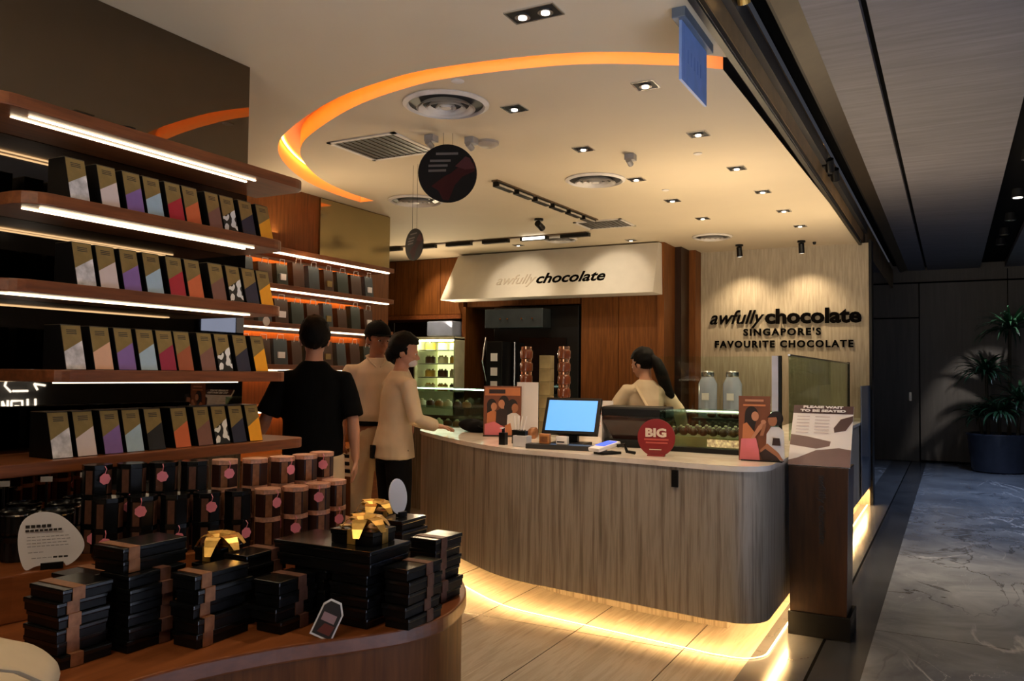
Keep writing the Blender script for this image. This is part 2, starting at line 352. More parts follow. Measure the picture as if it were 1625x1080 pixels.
# corridor door in the end wall
d = S(G().box(-1.88,15.925,.01,-.51,15.951,2.48).obj('door_1', corr_wall)); 
g = G().box(-.66,15.90,1.05,-.62,15.93,1.2); S(g.obj('door_handle', steel, d))

# wood pilasters between back wall and sign wall
for k,(x0,y0,x1,y1,m) in enumerate(((-3.02,9.2,-2.94,9.95,wood),(-2.95,9.62,-2.86,10.2,wood_dark),(-2.93,9.95,-2.78,10.2,wood))):
    slab('trim_pilaster', x0,y0,0,x1,y1,2.999, m)

# ------------------------------------------------------------------ back wall: cabinets, canopy, ovens, fridge
def cabinet(label, x0,x1,y0,y1,z0,z1, doors, m=wood, name='wall_cabinet', handle=False):
    t = T(name, label, 'cabinet', ((x0+x1)/2,y0,z0)); t.location = (0,0,0)
    G().box(x0,y0+.02,z0,x1,y1,z1).obj('body', m, t)
    n = doors; w_ = (x1-x0)/n
    for i in range(n):
        dd = G().box(x0+i*w_+.004,y0,z0+.006,x0+(i+1)*w_-.004,y0+.019,z1-.006).obj('door', m, t, bev=.002)
    return t
cabinet('reddish wood upper cabinets over the lit cake fridge, left of the canopy', -7.6,-5.72,9.28,9.74,2.23,2.998, 5)
G_ = G().box(-7.6,9.22,2.17,-5.72,9.74,2.225).obj('shelf_board', wood_shelf); tag(G_, 'wood ledge running under the upper cabinets at the back', 'shelf')
cabinet('tall reddish wood panelled cupboard right of the black oven', -4.02,-3.04,9.28,9.74,0,2.5, 2, wood, 'tall_cupboard')
cabinet('wood panel above the oven niche, under the cream canopy', -5.68,-4.04,9.30,9.74,2.32,2.7, 2, wood, 'overhead_panel')
slab('trim_post', -5.72,9.24,0,-5.66,9.74,2.32, wood)
# canopy
t = T('sign_canopy', 'cream sloping canopy with the shop name above the oven', 'canopy', (0,0,0))
g = G(); Y0=9.22; Yt=9.1; Yb=8.86
L0,L1 = -5.70,-2.97; B0,B1 = -5.82,-2.96
pts = [(L0,Yt,2.985),(L1,Yt,2.985),(B1,Yb,2.385),(B0,Yb,2.385),(L0,Y0,2.985),(L1,Y0,2.985),(B1,Y0,2.385),(B0,Y0,2.385)]
v = [g.bm.verts.new(p) for p in pts]
for a in ((0,3,2,1),(4,5,6,7),(0,1,5,4),(3,7,6,2),(0,4,7,3),(1,2,6,5)): g._f([v[i] for i in a])
g.obj('hood', canopy_m, t, bev=.006)
tilt = math.atan2(.24,.60)
tm = Matrix.Rotation(-tilt,3,'X') @ FACE_NY
text_obj('letters_light', 'awfully', .19, (-5.03,8.925,2.555), Matrix.Rotation(0,3,'X')@tm, P('raised_cream_letters',(.50,.43,.34),.6), t, width=.55, shear=.35, ext=.004)
text_obj('letters_bold', 'chocolate', .19, (-4.47,8.925,2.555), tm, ink_sign, t, width=.90, shear=.25, bold=.004, ext=.004)
# oven
t = T('oven', 'tall black glass fronted oven block at the back of the kitchen', 'oven')
G().box(-5.24,9.26,.9,-4.04,9.74,2.30).obj('body', black, t, bev=.01)
hood = G().prism([(-5.24,9.02),(-4.42,9.02),(-4.42,9.26),(-5.24,9.26)],2.02,2.26).obj('hood', P('oven_hood_grey',(.06,.075,.085),.25,.5), t, bev=.01)
for x in (-5.0,-4.9,-4.7,-4.55): G().lathe([(.012,0),(.012,.03)],(0,0,0),12,Matrix.Translation((x,9.02,2.13))@Matrix.Rotation(PI/2,4,'X')).obj('knob', chrome, t)
G().box(-4.86,9.245,1.2,-4.2,9.262,1.9).obj('door_glass', P('oven_glass',(.004,.004,.005),.05), t)
G().tube([(-4.9,9.2,1.25),(-4.9,9.2,1.85)],.012).obj('handle', steel, t)
t = T('coffee_machine', 'slim machine with white panels beside the oven', 'coffee machine', (-5.06,9.0,.9))
G().box(-.12,-.05,0,.12,.2,.95).obj('body', black, t, bev=.01)
for z in (.35,.52,.70): G().box(-.04,-.065,z,.05,-.049,z+.1).obj('panel', white, t)
G().tube([(-.11,-.05,.45),(-.14,-.1,.7),(-.12,-.05,1.0)],.01).obj('pipe', steel, t)
# cake fridge
t = T('cake_fridge', 'lit upright fridge full of pale cakes under the wood cabinets', 'fridge', (-5.98,9.0,.9))
g = G(); g.box(-.33,0,0,-.31,.55,1.0); g.box(.29,0,0,.31,.55,1.0); g.box(-.33,.53,0,.31,.55,1.0); g.box(-.33,0,.98,.31,.55,1.02); g.box(-.33,0,0,.31,.55,.3); g.obj('case', P('fridge_liner',(.75,.75,.55),.4), t)
for z in (.48,.66,.84): G().box(-.30,.05,z,.28,.5,z+.008).obj('shelf', steel, t)
G().box(-.30,.05,.965,.28,.08,.978).obj('lamp', E('fridge_lamp',(1,1,.65),14), t)
G().box(-.30,.52,.32,.28,.526,.96).obj('light_panel', E('fridge_back_glow',(.95,.95,.45),.6), t)
G().box(-.33,-.006,.31,.31,0,.98).obj('glass_door', glass_m, t)
cream = P('cake_cream',(.85,.75,.5),.5); yel = P('cake_yellow',(.85,.5,.08),.5); choc = P('cake_chocolate',(.10,.035,.02),.4)
def cake(x,y,z,m,label,h=.08,r=.07):
    t = T('cake', label, 'cake', (x,y,z), group='cakes in the lit fridge')
    G().lathe([(r*1.15,0),(r*1.15,.006)]).obj('plate', white, t); G().lathe([(r,.006),(r,h),(r*.92,h+.012)],seg=20).obj('sponge', m, t, smooth=True)
    for k in range(5): a=k*2*PI/5; G().ell((r*.6*math.cos(a),r*.6*math.sin(a),h+.02),(.014,.014,.012),8,6).obj('topping', cream if m is not cream else yel, t)
rows = [(.3,'bottom'),(.488,'second lowest'),(.668,'third lowest'),(.848,'top')]
for zi,(z,nm) in enumerate(rows):
    for xi,x in enumerate((-.2,0,.19)):
        m = [cream,yel,choc][(xi+zi)%3 if zi<3 else (0 if xi else 1)]
        cake(-5.98+x,9.2,.9+z+.001,m,'%s cake on the %s shelf of the lit fridge, %s'%({0:'cream',1:'yellow',2:'chocolate'}[[cream,yel,choc].index(m)],nm,['left side','in the middle','right side'][xi]))
b_ = G().box(-6.15,9.05,1.93,-5.75,9.35,2.13).obj('storage_tub', P('blue_grey_plastic',(.30,.36,.55),.4), None, bev=.02); tag(b_,'blue grey plastic tub on top of the lit cake fridge','tub')
b_ = G().box(-6.25,9.4,1.93,-5.85,9.68,2.15).obj('storage_tub', P('grey_plastic',(.25,.26,.28),.4), None, bev=.02); tag(b_,'light grey plastic tub behind the blue one on the fridge','tub')
t = T('tray_rack','dark tray rack with steel trays beside the lit cake fridge','rack',(-6.85,8.3,0))
g = G(); [g.tube([(x,y,0),(x,y,2.1)],.012) for x in (-.35,.35) for y in (0,.5)]; g.obj('frame', black, t)
for k in range(9): G().box(-.34,0,1.0+k*.12,.34,.5,1.012+k*.12).obj('tray', steel if k>6 else dark_grey, t)
# back work counter
t = T('back_counter','low dark work counter under the fridge and oven along the back wall','counter')
G().box(-8.0,8.95,0,-4.04,9.74,.87).obj('cabinet', wood_dark, t); G().box(-8.0,8.92,.87,-4.04,9.74,.9).obj('worktop', steel, t)
# ------------------------------------------------------------------ left-back glass case
t = T('glass_display_case','glass cake display case behind the till counter, lit green inside','display case',(-5.05,7.6,0), rz=-.35)
G().box(-.75,-.3,0,.75,.3,.88).obj('base', zebra, t)
g = G(); g.box(-.75,-.3,.88,.75,-.294,1.28); g.box(-.75,.294,.88,.75,.3,1.28); g.box(-.75,-.3,.88,-.744,.3,1.28); g.box(.744,-.3,.88,.75,.3,1.28); g.box(-.75,-.3,1.28,.75,.3,1.287); g.obj('glass', glass_green, t)
G().box(-.74,-.29,1.08,.74,.29,1.088).obj('glass_shelf', glass_green, t)
G().box(-.73,.2,1.262,.73,.24,1.275).obj('lamp', E('case_lamp',(.9,1,.85),5), t)
for row,z in (('upper',1.09),('lower',.885)):
    for k in range(9):
        m = [choc,cream,P('pastry_brown',(.35,.16,.05),.5)][(k*2+(row=='upper'))%3]
        ang = -.35; x = -.64+k*.16; y=-.05
        X = -5.05+x*math.cos(ang)-y*math.sin(ang); Y = 7.6+x*math.sin(ang)+y*math.cos(ang)
        o = T('pastry','small pastry, %s from the left on the %s level of the glass cake case'%(NTH[k],row),'pastry',(X,Y,z),group='pastries in the glass case')
        G().lathe([(.045,0),(.05,.03),(.035,.055)],seg=12).obj('cake_body', m, o, smooth=True); G().ell((0,0,.062),(.02,.02,.014),8,6).obj('topping', cream, o)

# ------------------------------------------------------------------ main counter
arc = [(-1.02+.17*math.cos(a)*1.0, 4.47+.17*math.sin(a)) for a in [math.radians(-100+k*11) for k in range(10)]]
front = spline([(-3.84,5.62),(-3.70,5.42),(-3.18,4.99),(-2.78,4.70),(-2.45,4.52),(-2.1,4.45),(-1.6,4.375),(-1.12,4.30)],5,False)+arc
outer = front + [(-.85,4.6),(-.85,10.19)]
inn = [(-1.42,10.19),(-1.42,5.9),(-1.7,5.75),(-2.9,5.85),(-3.6,6.15)]
outp = outer + inn
t = T('till_counter','long curved till counter clad in vertical grain stone with glowing toe kick','counter')
G().prism(outp,.20,.955).obj('cladding', zebra, t, smooth=True)
def inset(pts, d): return offset(pts, -d)
top_out = [(x,y) for x,y in offset(front,-.012*-1)] 
G().prism(offset(front,.012)+[(-.838,4.6),(-.838,10.19)]+inn,.957,.985).obj('worktop', marble_top, t, smooth=True)
toe = offset(front,-.36)
toe_pts = [( -3.35,5.78),(-2.74,5.18),(-2.3,4.98),(-1.77,4.86),(-1.15,4.80),(-1.13,10.19)]+[(-1.3,10.19),(-1.3,5.8),(-2.9,5.7),(-3.35,5.9)]
G().prism(toe_pts,0,.2).obj('plinth', zebra, t)
# underside lip and LED strip
lipo = front+[(-.85,4.6),(-.85,10.19)]; lipi = offset(lipo,-.010); lipj = offset(lipo,-.013); lipk = offset(lipo,-.024)
g = G()
for i in range(len(lipo)-1): 
    g.poly([(*lipo[i],.2),(*lipo[i+1],.2),(*lipo[i+1],.182),(*lipo[i],.182)]); g.poly([(*lipi[i],.2),(*lipi[i+1],.2),(*lipi[i+1],.182),(*lipi[i],.182)]); g.poly([(*lipo[i],.182),(*lipo[i+1],.182),(*lipi[i+1],.182),(*lipi[i],.182)])
g.obj('lip', zebra, t)
g = G()
for i in range(len(lipo)-1): g.poly([(*lipj[i],.192),(*lipk[i],.192),(*lipk[i+1],.192),(*lipj[i+1],.192)])
g.obj('led_strip', led_toe, t)
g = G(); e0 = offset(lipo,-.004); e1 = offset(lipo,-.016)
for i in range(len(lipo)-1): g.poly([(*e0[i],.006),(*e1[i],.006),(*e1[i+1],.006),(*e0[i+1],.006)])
g.obj('floor_glow_line', E('floor_glow',(1.0,.72,.33),3.0), t)  # glowing line added to imitate the toe LED's bright edge on the floor
G().box(-1.335,4.315,.85,-1.30,4.335,.94).obj('socket', black, t)

# tiny helpers for flat prints
def ellp(cx,cy,rx,ry,n=20,rot_=0): return [(cx+rx*math.cos(a)*math.cos(rot_)-ry*math.sin(a)*math.sin(rot_), cy+rx*math.cos(a)*math.sin(rot_)+ry*math.sin(a)*math.cos(rot_)) for a in [2*PI*k/n for k in range(n)]]
def prints(name, shapes, parent, thick=.0006, loc=(0,0,0), rotm=None, y0=-.003):
    """flat coloured shapes printed on a card in the local XZ plane, facing -Y"""
    mats = []; g = G()
    for k,(pts,m) in enumerate(shapes):
        if m not in mats: mats.append(m)
        g.mi = mats.index(m); y = y0-thick*(k+1)
        g.poly([(x,y,z) for x,z in pts])
    o = g.obj(name, mats, parent); o.location = loc
    return o
# glass screens on the counter
t = T('glass_screen','clear glass screen standing on the counter in front of the sign wall','glass screen')
G().box(-2.02,6.20,.985,-1.17,6.208,1.595).obj('pane', glass_m, t)
t = T('glass_screen','tall glass screen along the corridor side of the counter','glass screen')
G().box(-1.045,6.2,.986,-1.037,10.1,1.60).obj('pane', glass_soft, t); G().box(-1.05,6.2,1.60,-1.032,10.1,1.612).obj('top_rail', steel, t)
G().box(-1.16,6.18,.985,-1.115,6.225,1.60).obj('post', P('pale_blue_post',(.62,.66,.85),.3), t); G().box(-1.112,6.18,.985,-1.095,6.225,1.60).obj('post', black, t)
G().box(-1.06,10.08,.986,-1.03,10.12,1.62).obj('post', black, t)
# corridor-side glossy panel fin
o = G().box(-.836,9.2,.22,-.822,10.17,1.36).obj('side_panel', P('blue_grey_gloss',(.12,.14,.19),.12)); tag(o,'blue grey glossy side panel at the far corridor end of the counter','panel')

# truffle display case
t = T('truffle_case','low glass truffle display case on the counter, right of the red sign','display case',(-1.28,5.15,.985),rz=-.05)
G().box(-.30,-.26,0,.30,.26,.03).obj('base', black, t, bev=.004)
g = G(); g.box(-.30,-.26,.03,.30,-.254,.24); g.box(-.30,.254,.03,.30,.26,.24); g.box(-.30,-.26,.03,-.294,.26,.24); g.box(.294,-.26,.03,.30,.26,.24); g.box(-.30,-.26,.24,.30,.26,.246); g.obj('glass', glass_green, t)
G().box(-.29,.2,.226,.29,.22,.236).obj('lamp', E('truffle_lamp',(1,.9,.65),3), t)
G().box(-.28,-.20,.03,.28,.22,.09).obj('tray', P('tray_gold',(.6,.48,.25),.3,.6), t)
c_,s_ = math.cos(-.05), math.sin(-.05)
G().prism([(0,0),(.29,0),(.29,.045),(0,.045)],-.262,-.2585,Matrix(((1,0,0,.0),(0,0,1,0),(0,1,0,.04),(0,0,0,1)))).obj('gold_label', P('gold_print_strip',(.85,.70,.42),.4,noise_amt=.6,nscale=60), t)
for r_ in range(3):
    for k in range(9):
        x=-.25+k*.0625; y=-.14+r_*.13
        o = T('truffle','round chocolate truffle, %s from the left in the %s row of the truffle case'%(NTH[k],['front','middle','rear'][r_]),'truffle',(-1.28+x*c_-y*s_,5.15+x*s_+y*c_,1.076),group='truffles in the glass case')
        G().ell((0,0,.026),(.028,.028,.025),10,8).obj('shell', choc, o, smooth=True); G().ell((0,0,.052),(.010,.010,.006),6,5).obj('sprinkle', cream, o)
# fruit / chocolate tray behind
t = T('chocolate_tray','dark tray heaped with chocolate pieces behind the poster of the woman in pink','tray',(-1.40,5.98,.985))
g = G(); g.box(-.2,-.12,0,.2,.12,.14); g.obj('riser', wood_dark, t); G().box(-.26,-.14,.14,.24,.14,.16).obj('plate', black, t, bev=.004)
for k in range(10): 
    a=k*.63; G().ell((.15*math.cos(a)*(k%3+1)/3,.08*math.sin(a),.18),(.035,.03,.022),8,6).obj('chocolate_piece', choc if k%3 else brown_band, t)

# red round sign
t = T('round_sign','red round acrylic sign standing on the counter beside the truffle case','sign',(-1.50,4.56,.985),rz=.15)
G().lathe([(.108,-.003),(.108,.003)],(0,0,0),40,Matrix.Translation((0,0,.105))@Matrix.Rotation(PI/2,4,'X')).obj('disc', red_sign, t)
G().box(-.05,-.02,0,.05,.02,.008).obj('foot', red_sign, t)
text_obj('letters','BIG',.065,(-.062,-.005,.112),FACE_NY,cream_txt,t,width=.12,bold=.003,ext=.001)
dr = P('dull_red_print',(.50,.08,.06),.5)
prints('small_print',[([(-.07,.09),(.07,.09),(.07,.100),(-.07,.100)],dr),([(-.06,.072),(.065,.072),(.065,.081),(-.06,.081)],dr),([(-.04,.035),(.03,.035),(.03,.040),(-.04,.040)],cream_txt)],t)

# poster: woman in pink and boy
def fig(shapes, face, hairm, dress, cx, z, s, flip=1):
    shapes += [(ellp(cx-.012*s*flip,z+.035*s,.042*s,.055*s),hairm),([(cx-.05*s*flip,z+.04*s),(cx-.055*s*flip,z-.09*s),(cx-.01*s*flip,z-.10*s),(cx,z)],hairm),
      (ellp(cx+.008*s*flip,z+.022*s,.026*s,.034*s),face),([(cx-.012*s,z-.02*s),(cx+.014*s,z-.02*s),(cx+.012*s,z+.01*s),(cx-.008*s,z+.01*s)],face),
      ([(cx-.05*s,z-.035*s),(cx-.02*s,z-.018*s),(cx+.02*s,z-.018*s),(cx+.05*s,z-.04*s),(cx+.05*s,z-.15*s),(cx-.055*s,z-.15*s)],dress)]
pm = dict(b=P('poster_brown',(.20,.06,.022),.4), f=P('poster_face',(.55,.24,.13),.5), f2=P('poster_tan',(.38,.15,.07),.5), h=P('poster_hair',(.015,.007,.005),.5), p=P('poster_pink',(.72,.18,.22),.5), w=P('poster_white',(.70,.68,.68),.5), d=P('poster_dark',(.03,.012,.01),.5), o=P('poster_orange',(.55,.19,.07),.5))
t = T('poster_standee','acrylic standee of a woman in pink feeding a boy, on the counter corner','poster',(-.93,4.62,.985),rz=.02)
G().box(-.115,0,.0,.055,.004,.355).obj('board', pm['b'], t); G().box(-.10,-.02,0,.12,.05,.006).obj('foot', black, t)
G().prism(ellp(.085,.235,.038,.04)+[],-.001,.003,Matrix(((1,0,0,0),(0,0,1,0),(0,1,0,0),(0,0,0,1)))).obj('cutout_head', pm['h'], t)
G().prism([(.03,.02),(.13,.02),(.125,.17),(.10,.19),(.06,.19),(.035,.15)],-.001,.003,Matrix(((1,0,0,0),(0,0,1,0),(0,1,0,0),(0,0,0,1)))).obj('cutout_body', pm['w'], t)
sh = [([(-.09,.30),(.03,.30),(.03,.31),(-.09,.31)],pm['o']),([(-.08,.325),(.02,.325),(.02,.337),(-.08,.337)],pm['f']),
      (ellp(-.045,.255,.035,.045),pm['h']),([(-.08,.26),(-.085,.17),(-.04,.13),(-.02,.22)],pm['h']),(ellp(-.025,.245,.02,.026),pm['f']),
      ([(-.095,.11),(-.09,.2),(-.07,.21),(-.03,.16),(-.02,.11)],pm['o']),([(-.11,.005),(-.10,.12),(-.02,.125),(-.005,.06),(.0,.005)],pm['p']),
      ([(-.05,.12),(-.03,.125),(.03,.205),(.02,.222),(-.01,.19)],pm['f']),([(.0,.14),(.02,.14),(.035,.2),(.02,.215)],pm['f2']),
      (ellp(.02,.215,.014,.012),pm['f']),(ellp(.068,.225,.024,.032),pm['f2']),([(.04,.24),(.06,.265),(.11,.27),(.12,.235),(.10,.215),(.095,.245)],pm['h']),
      ([(.065,.09),(.11,.09),(.105,.13),(.07,.13)],pm['d']),([(.0,.06),(.04,.10),(.10,.05),(.125,.01),(.02,.03)],pm['f2']),([(.0,.045),(.03,.07),(.09,.03),(.11,.005),(.01,.01)],pm['d'])]
prints('picture', sh, t)
# poster of girls on left side of the till
t = T('poster_standee','brown framed poster of laughing girls left of the till screen','poster',(-2.93,5.32,.985),rz=.45)
G().box(-.14,0,0,.14,.012,.37).obj('board', pm['b'], t, bev=.002); G().box(-.14,-.03,0,.14,.05,.01).obj('foot', wood_dark, t)
sh = [([(-.13,.30),(.13,.30),(.13,.36),(-.13,.36)],pm['o']),([(-.10,.315),(.02,.315),(.02,.345),(-.10,.345)],pm['d'])]
fig(sh,pm['f'],pm['h'],pm['o'],-.07,.20,.85); fig(sh,pm['f'],pm['h'],pm['d'],.0,.22,.9,-1); fig(sh,pm['f2'],pm['h'],pm['w'],.085,.19,.95)
sh += [([(-.13,.01),(-.13,.09),(-.06,.11),(.03,.06),(.03,.01)],pm['p']),([(.03,.01),(.02,.08),(.06,.10),(.08,.01)],pm['o'])]
prints('picture', sh, t, y0=-.001)
o = T('leaflet_card','pinkish white card standing behind the poster of laughing girls','card',(-2.80,5.45,.985),rz=.45); G().box(-.07,0,0,.09,.004,.40).obj('sheet', white, o); G().box(-.05,.004,0,.05,.06,.004).obj('foot', white, o)
o = T('leaflet_card','white leaflet card standing behind the till screen, left of the woman in cream','card',(-2.32,5.70,.985),rz=.1); G().box(-.11,0,0,.11,.004,.27).obj('sheet', white, o); G().box(-.05,.004,0,.05,.06,.004).obj('foot', white, o)
prints('lines',[([(-.08,.2-k*.03),(.08-.02*(k%2),.2-k*.03),(.08-.02*(k%2),.207-k*.03),(-.08,.207-k*.03)],pink) for k in range(5)],o,y0=0)

t = T('prep_table','low steel prep table behind the counter, right of the woman with the ponytail','table')
G().box(-1.96,6.9,.90,-1.50,7.3,.94).obj('top', steel, t); [G().box(x,y,0,x+.03,y+.03,.90).obj('leg', steel, t) for x in (-1.95,-1.54) for y in (6.91,7.26)]
bluegl = P('blue_grey_clear_plastic',(.30,.33,.42),.12,coat=.5)
for k,(x,y) in enumerate(((-1.86,7.05),(-1.66,7.10))):
    t = T('dispenser','blue grey drink dispenser on the prep table, %s one'%['left','right'][k],'dispenser',(x,y,.941))
    G().lathe([(.075,0),(.08,.02),(.08,.44),(.05,.50)],seg=24).obj('tank', bluegl, t, smooth=True); G().lathe([(.052,.50),(.055,.505),(.055,.54),(.04,.55)],seg=24).obj('lid', steel, t, smooth=True)
    G().box(-.03,-.083,.30,.03,-.0805,.36).obj('label', white, t); G().tube([(0,-.08,.08),(0,-.12,.08),(0,-.13,.05)],.01).obj('tap', chrome, t)
# jar stacks
amber = P('chocolate_filled_jar',(.16,.045,.018),.12,coat=.6)
jar0 = None
for si,(x,y,n,r_,nm) in enumerate(((-2.89,5.62,7,.050,'left'),(-2.57,5.62,7,.052,'right'))):
    for k in range(n):
        lab = 'brown jar, %s of the %s jar tower behind the till'%(ORD[n-1-k],nm)
        z = .985+k*.096
        if jar0 is None:
            jar0 = T('jar',lab,'jar',(x,y,z),group='jars stacked behind the till')
            G().lathe([(.042,0),(.05,.008),(.05,.06),(.040,.074)],seg=20).obj('glass_body', amber, jar0, smooth=True)
            G().lathe([(.040,.074),(.042,.076),(.042,.0955),(.036,.096)],seg=20).obj('lid', P('copper_lid',(.65,.32,.18),.2,.9), jar0, smooth=True)
        else: dup(jar0,(x,y,z),label=lab)
for k in range(4):
    b_ = G().lathe([(.03,0),(.034,.01),(.034,.05),(.02,.07)],(0,0,0),16).obj('truffle_jar', copper, None, smooth=True); b_.location=(-2.72-.0*k+.02*k,5.42-.05*k,.985); tag(b_,'small copper foil pot, %s along the row in front of the right jar tower'%NTH[k],'pot','copper pots by the jar tower')
green_box = P('olive_gold_carton',(.33,.27,.13),.45,noise_amt=.3)
for k in range(6):
    o = G().box(-.045,-.04,0,.045,.04,.1).obj('carton', green_box, None, bev=.003); o.location=(-2.735,5.66,.985+k*.101); o.rotation_euler=(0,0,.04*(k%2)); tag(o,'olive gold carton between the jar towers, %s'%ORD[5-k],'carton','cartons stacked between the jar towers')

# till screen
t = T('till_screen','black point of sale monitor with bright blue screen on the counter','monitor',(-2.20,4.90,.985),rz=.10)
M = Matrix.Translation((0,0,.07))@Matrix.Rotation(-.42,4,'X')
g = G(); g.box(-.19,-.012,0,.19,.02,.255,M); g.obj('bezel', black, t, bev=.004)
g = G(); g.box(-.168,-.0145,.022,.168,-.012,.235,M); g.obj('screen', E('blue_screen',(.12,.42,1.0),.33), t)
g = G(); g.box(-.12,-.10,0,.12,.12,.02); g.box(-.04,.05,.02,.04,.09,.14); g.obj('stand', black, t, bev=.004)
t = T('cash_drawer','wide flat black cash drawer lip in front of the till screen','drawer',(-2.12,4.80,.985),rz=.12); G().box(-.25,-.22,0,.25,-.12,.03).obj('mat', dark_grey, t, bev=.004)
def small(name,label,cat,loc,dims,m,rz=0,bev=.003,extra=None):
    t = T(name,label,cat,loc,rz); w_,d_,h_ = dims
    G().box(-w_/2,-d_/2,0,w_/2,d_/2,h_).obj('body', m, t, bev=bev)
    if extra: extra(t)
    return t
small('card_holder','orange and brown card holder in front of the blue till screen','card holder',(-2.24,4.62,1.016),(.07,.03,.06),P('tan_card',(.50,.22,.08),.5),extra=lambda t: G().box(-.025,-.017,.012,.025,-.0155,.045).obj('print', copper, t))
small('card_holder','small white card holder in front of the till, beside the orange one','card holder',(-2.12,4.62,1.016),(.075,.03,.05),white,extra=lambda t: G().box(-.03,-.017,.012,.02,-.0155,.02).obj('print', ink, t))
small('sanitiser_bottle','small black pump bottle at the left front of the till','bottle',(-2.58,4.70,.985),(.045,.045,.08),black,extra=lambda t: (G().lathe([(.01,.08),(.01,.11)],seg=10).obj('pump', black, t), G().box(-.006,-.035,.105,.006,.01,.113).obj('nozzle', white, t)))
small('napkin_holder','grey white holder beside the black pump bottle','holder',(-2.42,4.66,.985),(.10,.07,.07),P('pale_grey_plastic',(.5,.5,.55),.4),extra=lambda t: G().box(-.03,-.02,.07,.03,.02,.10).obj('napkins', black, t))
small('pen_cup','dark cup of white pens behind the black pump bottle','cup',(-2.55,4.86,.985),(.07,.07,.09),black,extra=lambda t: [G().tube([(i*.015-.02,0,.05),(i*.03-.04,.01,.18)],.006).obj('pen', white, t) for i in range(4)])
t = T('card_reader','white card reader with glowing blue screen on the counter edge','card reader',(-1.79,4.50,.985),rz=-.5)
M = Matrix.Rotation(.22,4,'X'); g=G(); g.box(-.05,-.08,.034,.05,.09,.058,M); g.obj('body', white, t, bev=.008)
g=G(); g.box(-.04,-.03,.059,.04,.07,.061,M); g.obj('screen', E('reader_blue',(.05,.12,1.0),.45), t); G().box(-.045,-.05,0,.045,.085,.014).obj('base', black, t)
G().tube([(.05,.05,.05),(.09,.07,.06),(.10,.08,.02),(.10,.14,.01)],.01).obj('cable', black, t)
# black display bowl / machine
t = T('chocolate_machine','black counter machine with glass lid between the till and the red sign','machine',(-1.81,5.12,.985),rz=.10)
g=G(); g.box(-.19,-.13,0,.19,.13,.05); g.obj('base', black, t, bev=.005)
g=G(); g.rings([[Vector((x*a,y*a*.8,z)) for x,y in ((-.2,-.16),(.2,-.16),(.2,.16),(-.2,.16))] for z,a in ((.05,.7),(.17,1.0),(.19,1.02))]); g.obj('hopper', P('dark_brown_gloss',(.03,.012,.01),.15), t)
g=G(); g.box(-.21,-.135,.19,.21,.135,.26); g.obj('lid', black, t, bev=.015); G().box(-.19,-.142,.192,.20,-.137,.202).obj('rim', chrome, t)
G().box(-.215,-.13,0,-.205,.13,.2).obj('side_post', white, t)
# black bag on the counter by the woman's hand
def lump(name,label,cat,loc,dims,m,seed=0,rz=0,amp=.25):
    g = G(); g.ell((0,0,dims[2]/2),(dims[0]/2,dims[1]/2,dims[2]/2),28,16)
    for v in g.bm.verts:
        n_ = noise.noise(v.co*9+Vector((seed,0,0))); v.co += v.normal*0; d_=1+amp*n_; v.co.x*=d_; v.co.y*=d_; v.co.z = max(0,v.co.z*(1+amp*.6*n_))
    o = g.obj(name, m, None, smooth=True); o.location=loc; o.rotation_euler=(0,0,rz); return tag(o,label,cat)
t = T('shoulder_bag','black soft bag lying on the counter beside the woman in the beige jacket','bag',(-3.33,5.60,.985),rz=-.6)
g = G(); g.ell((0,0,.045),(.17,.10,.05),28,14)
for v in g.bm.verts: n_=noise.noise(v.co*11); v.co.x*=1+.2*n_; v.co.y*=1+.25*n_; v.co.z=max(0,v.co.z*(1+.3*n_))
g.obj('body', black_cloth, t, smooth=True); G().tube([(.1,-.02,.06),(.16,-.04,.05),(.2,0,.03),(.17,.05,.01)],.008,flat=.4).obj('strap', black_cloth, t)
o = small('paper_slip','white paper tray behind the black bag on the counter','paper',(-3.06,5.62,.985),(.14,.10,.012),white,rz=-.5)

# ------------------------------------------------------------------ menu stand
t = T('menu_stand','dark wood lectern sign stand with tilted menu at the shop edge','sign stand',(-.665,5.02,0))
G().box(-.165,-.14,0,.165,.16,.13).obj('base', black, t, bev=.004)
g=G(); g.rings([[Vector((x,y,.13)) for x,y in ((-.155,-.13),(.145,-.13),(.145,.14),(-.155,.14))],[Vector((x,y,.945)) for x,y in ((-.16,-.14),(.16,-.14),(.16,.14),(-.16,.14))]]); g.obj('pedestal', ramp_mat('stand_wood', [(.25,(.022,.008,.003)),(.75,(.07,.027,.008))], .35, 3, (12,12,1)), t, bev=.003)
text_obj('vertical_letters','awfully chocolate',.05,(.005,-.146,.90),Matrix.Rotation(0,3,'X')@FACE_NY@Matrix.Rotation(-PI/2,3,'Z'),ink,t,width=.38,bold=.001,ext=.001)
M = Matrix.Translation((0,-.13,.95))@Matrix.Rotation(-.60,4,'X')
g=G(); g.box(-.165,0,0,.165,.012,.40,M); g.obj('board', white, t); g=G(); g.box(-.02,.012,0,.02,.10,.06,M); g.obj('bracket', black, t)
cz = P('menu_cocoa',(.17,.10,.10),.5); cz2 = P('menu_maroon',(.07,.03,.035),.5); fl = P('faint_print',(.58,.52,.55),.5)
sh = [([(-.165,.345),(.165,.345),(.165,.40),(-.165,.40)],cz2),([(-.165,.13),(-.02,.11),(.05,.13),(.055,.16),(-.08,.19),(-.165,.20)],cz),
      ([(-.165,0),(.165,0),(.165,.11),(.10,.12),(-.02,.10),(-.12,.045),(-.165,.03)],cz),([(.07,.22),(.13,.235),(.165,.30),(.165,.335),(.10,.31),(.065,.25)],cz2)]
for k in range(6):
    z=.32-k*.022; sh.append(([(-.14,z),(-.07,z),(-.07,z+.006),(-.14,z+.006)],fl)); sh.append(([(-.04,z),(.04,z),(.04,z+.006),(-.04,z+.006)],fl))
mats=[]; g=G()
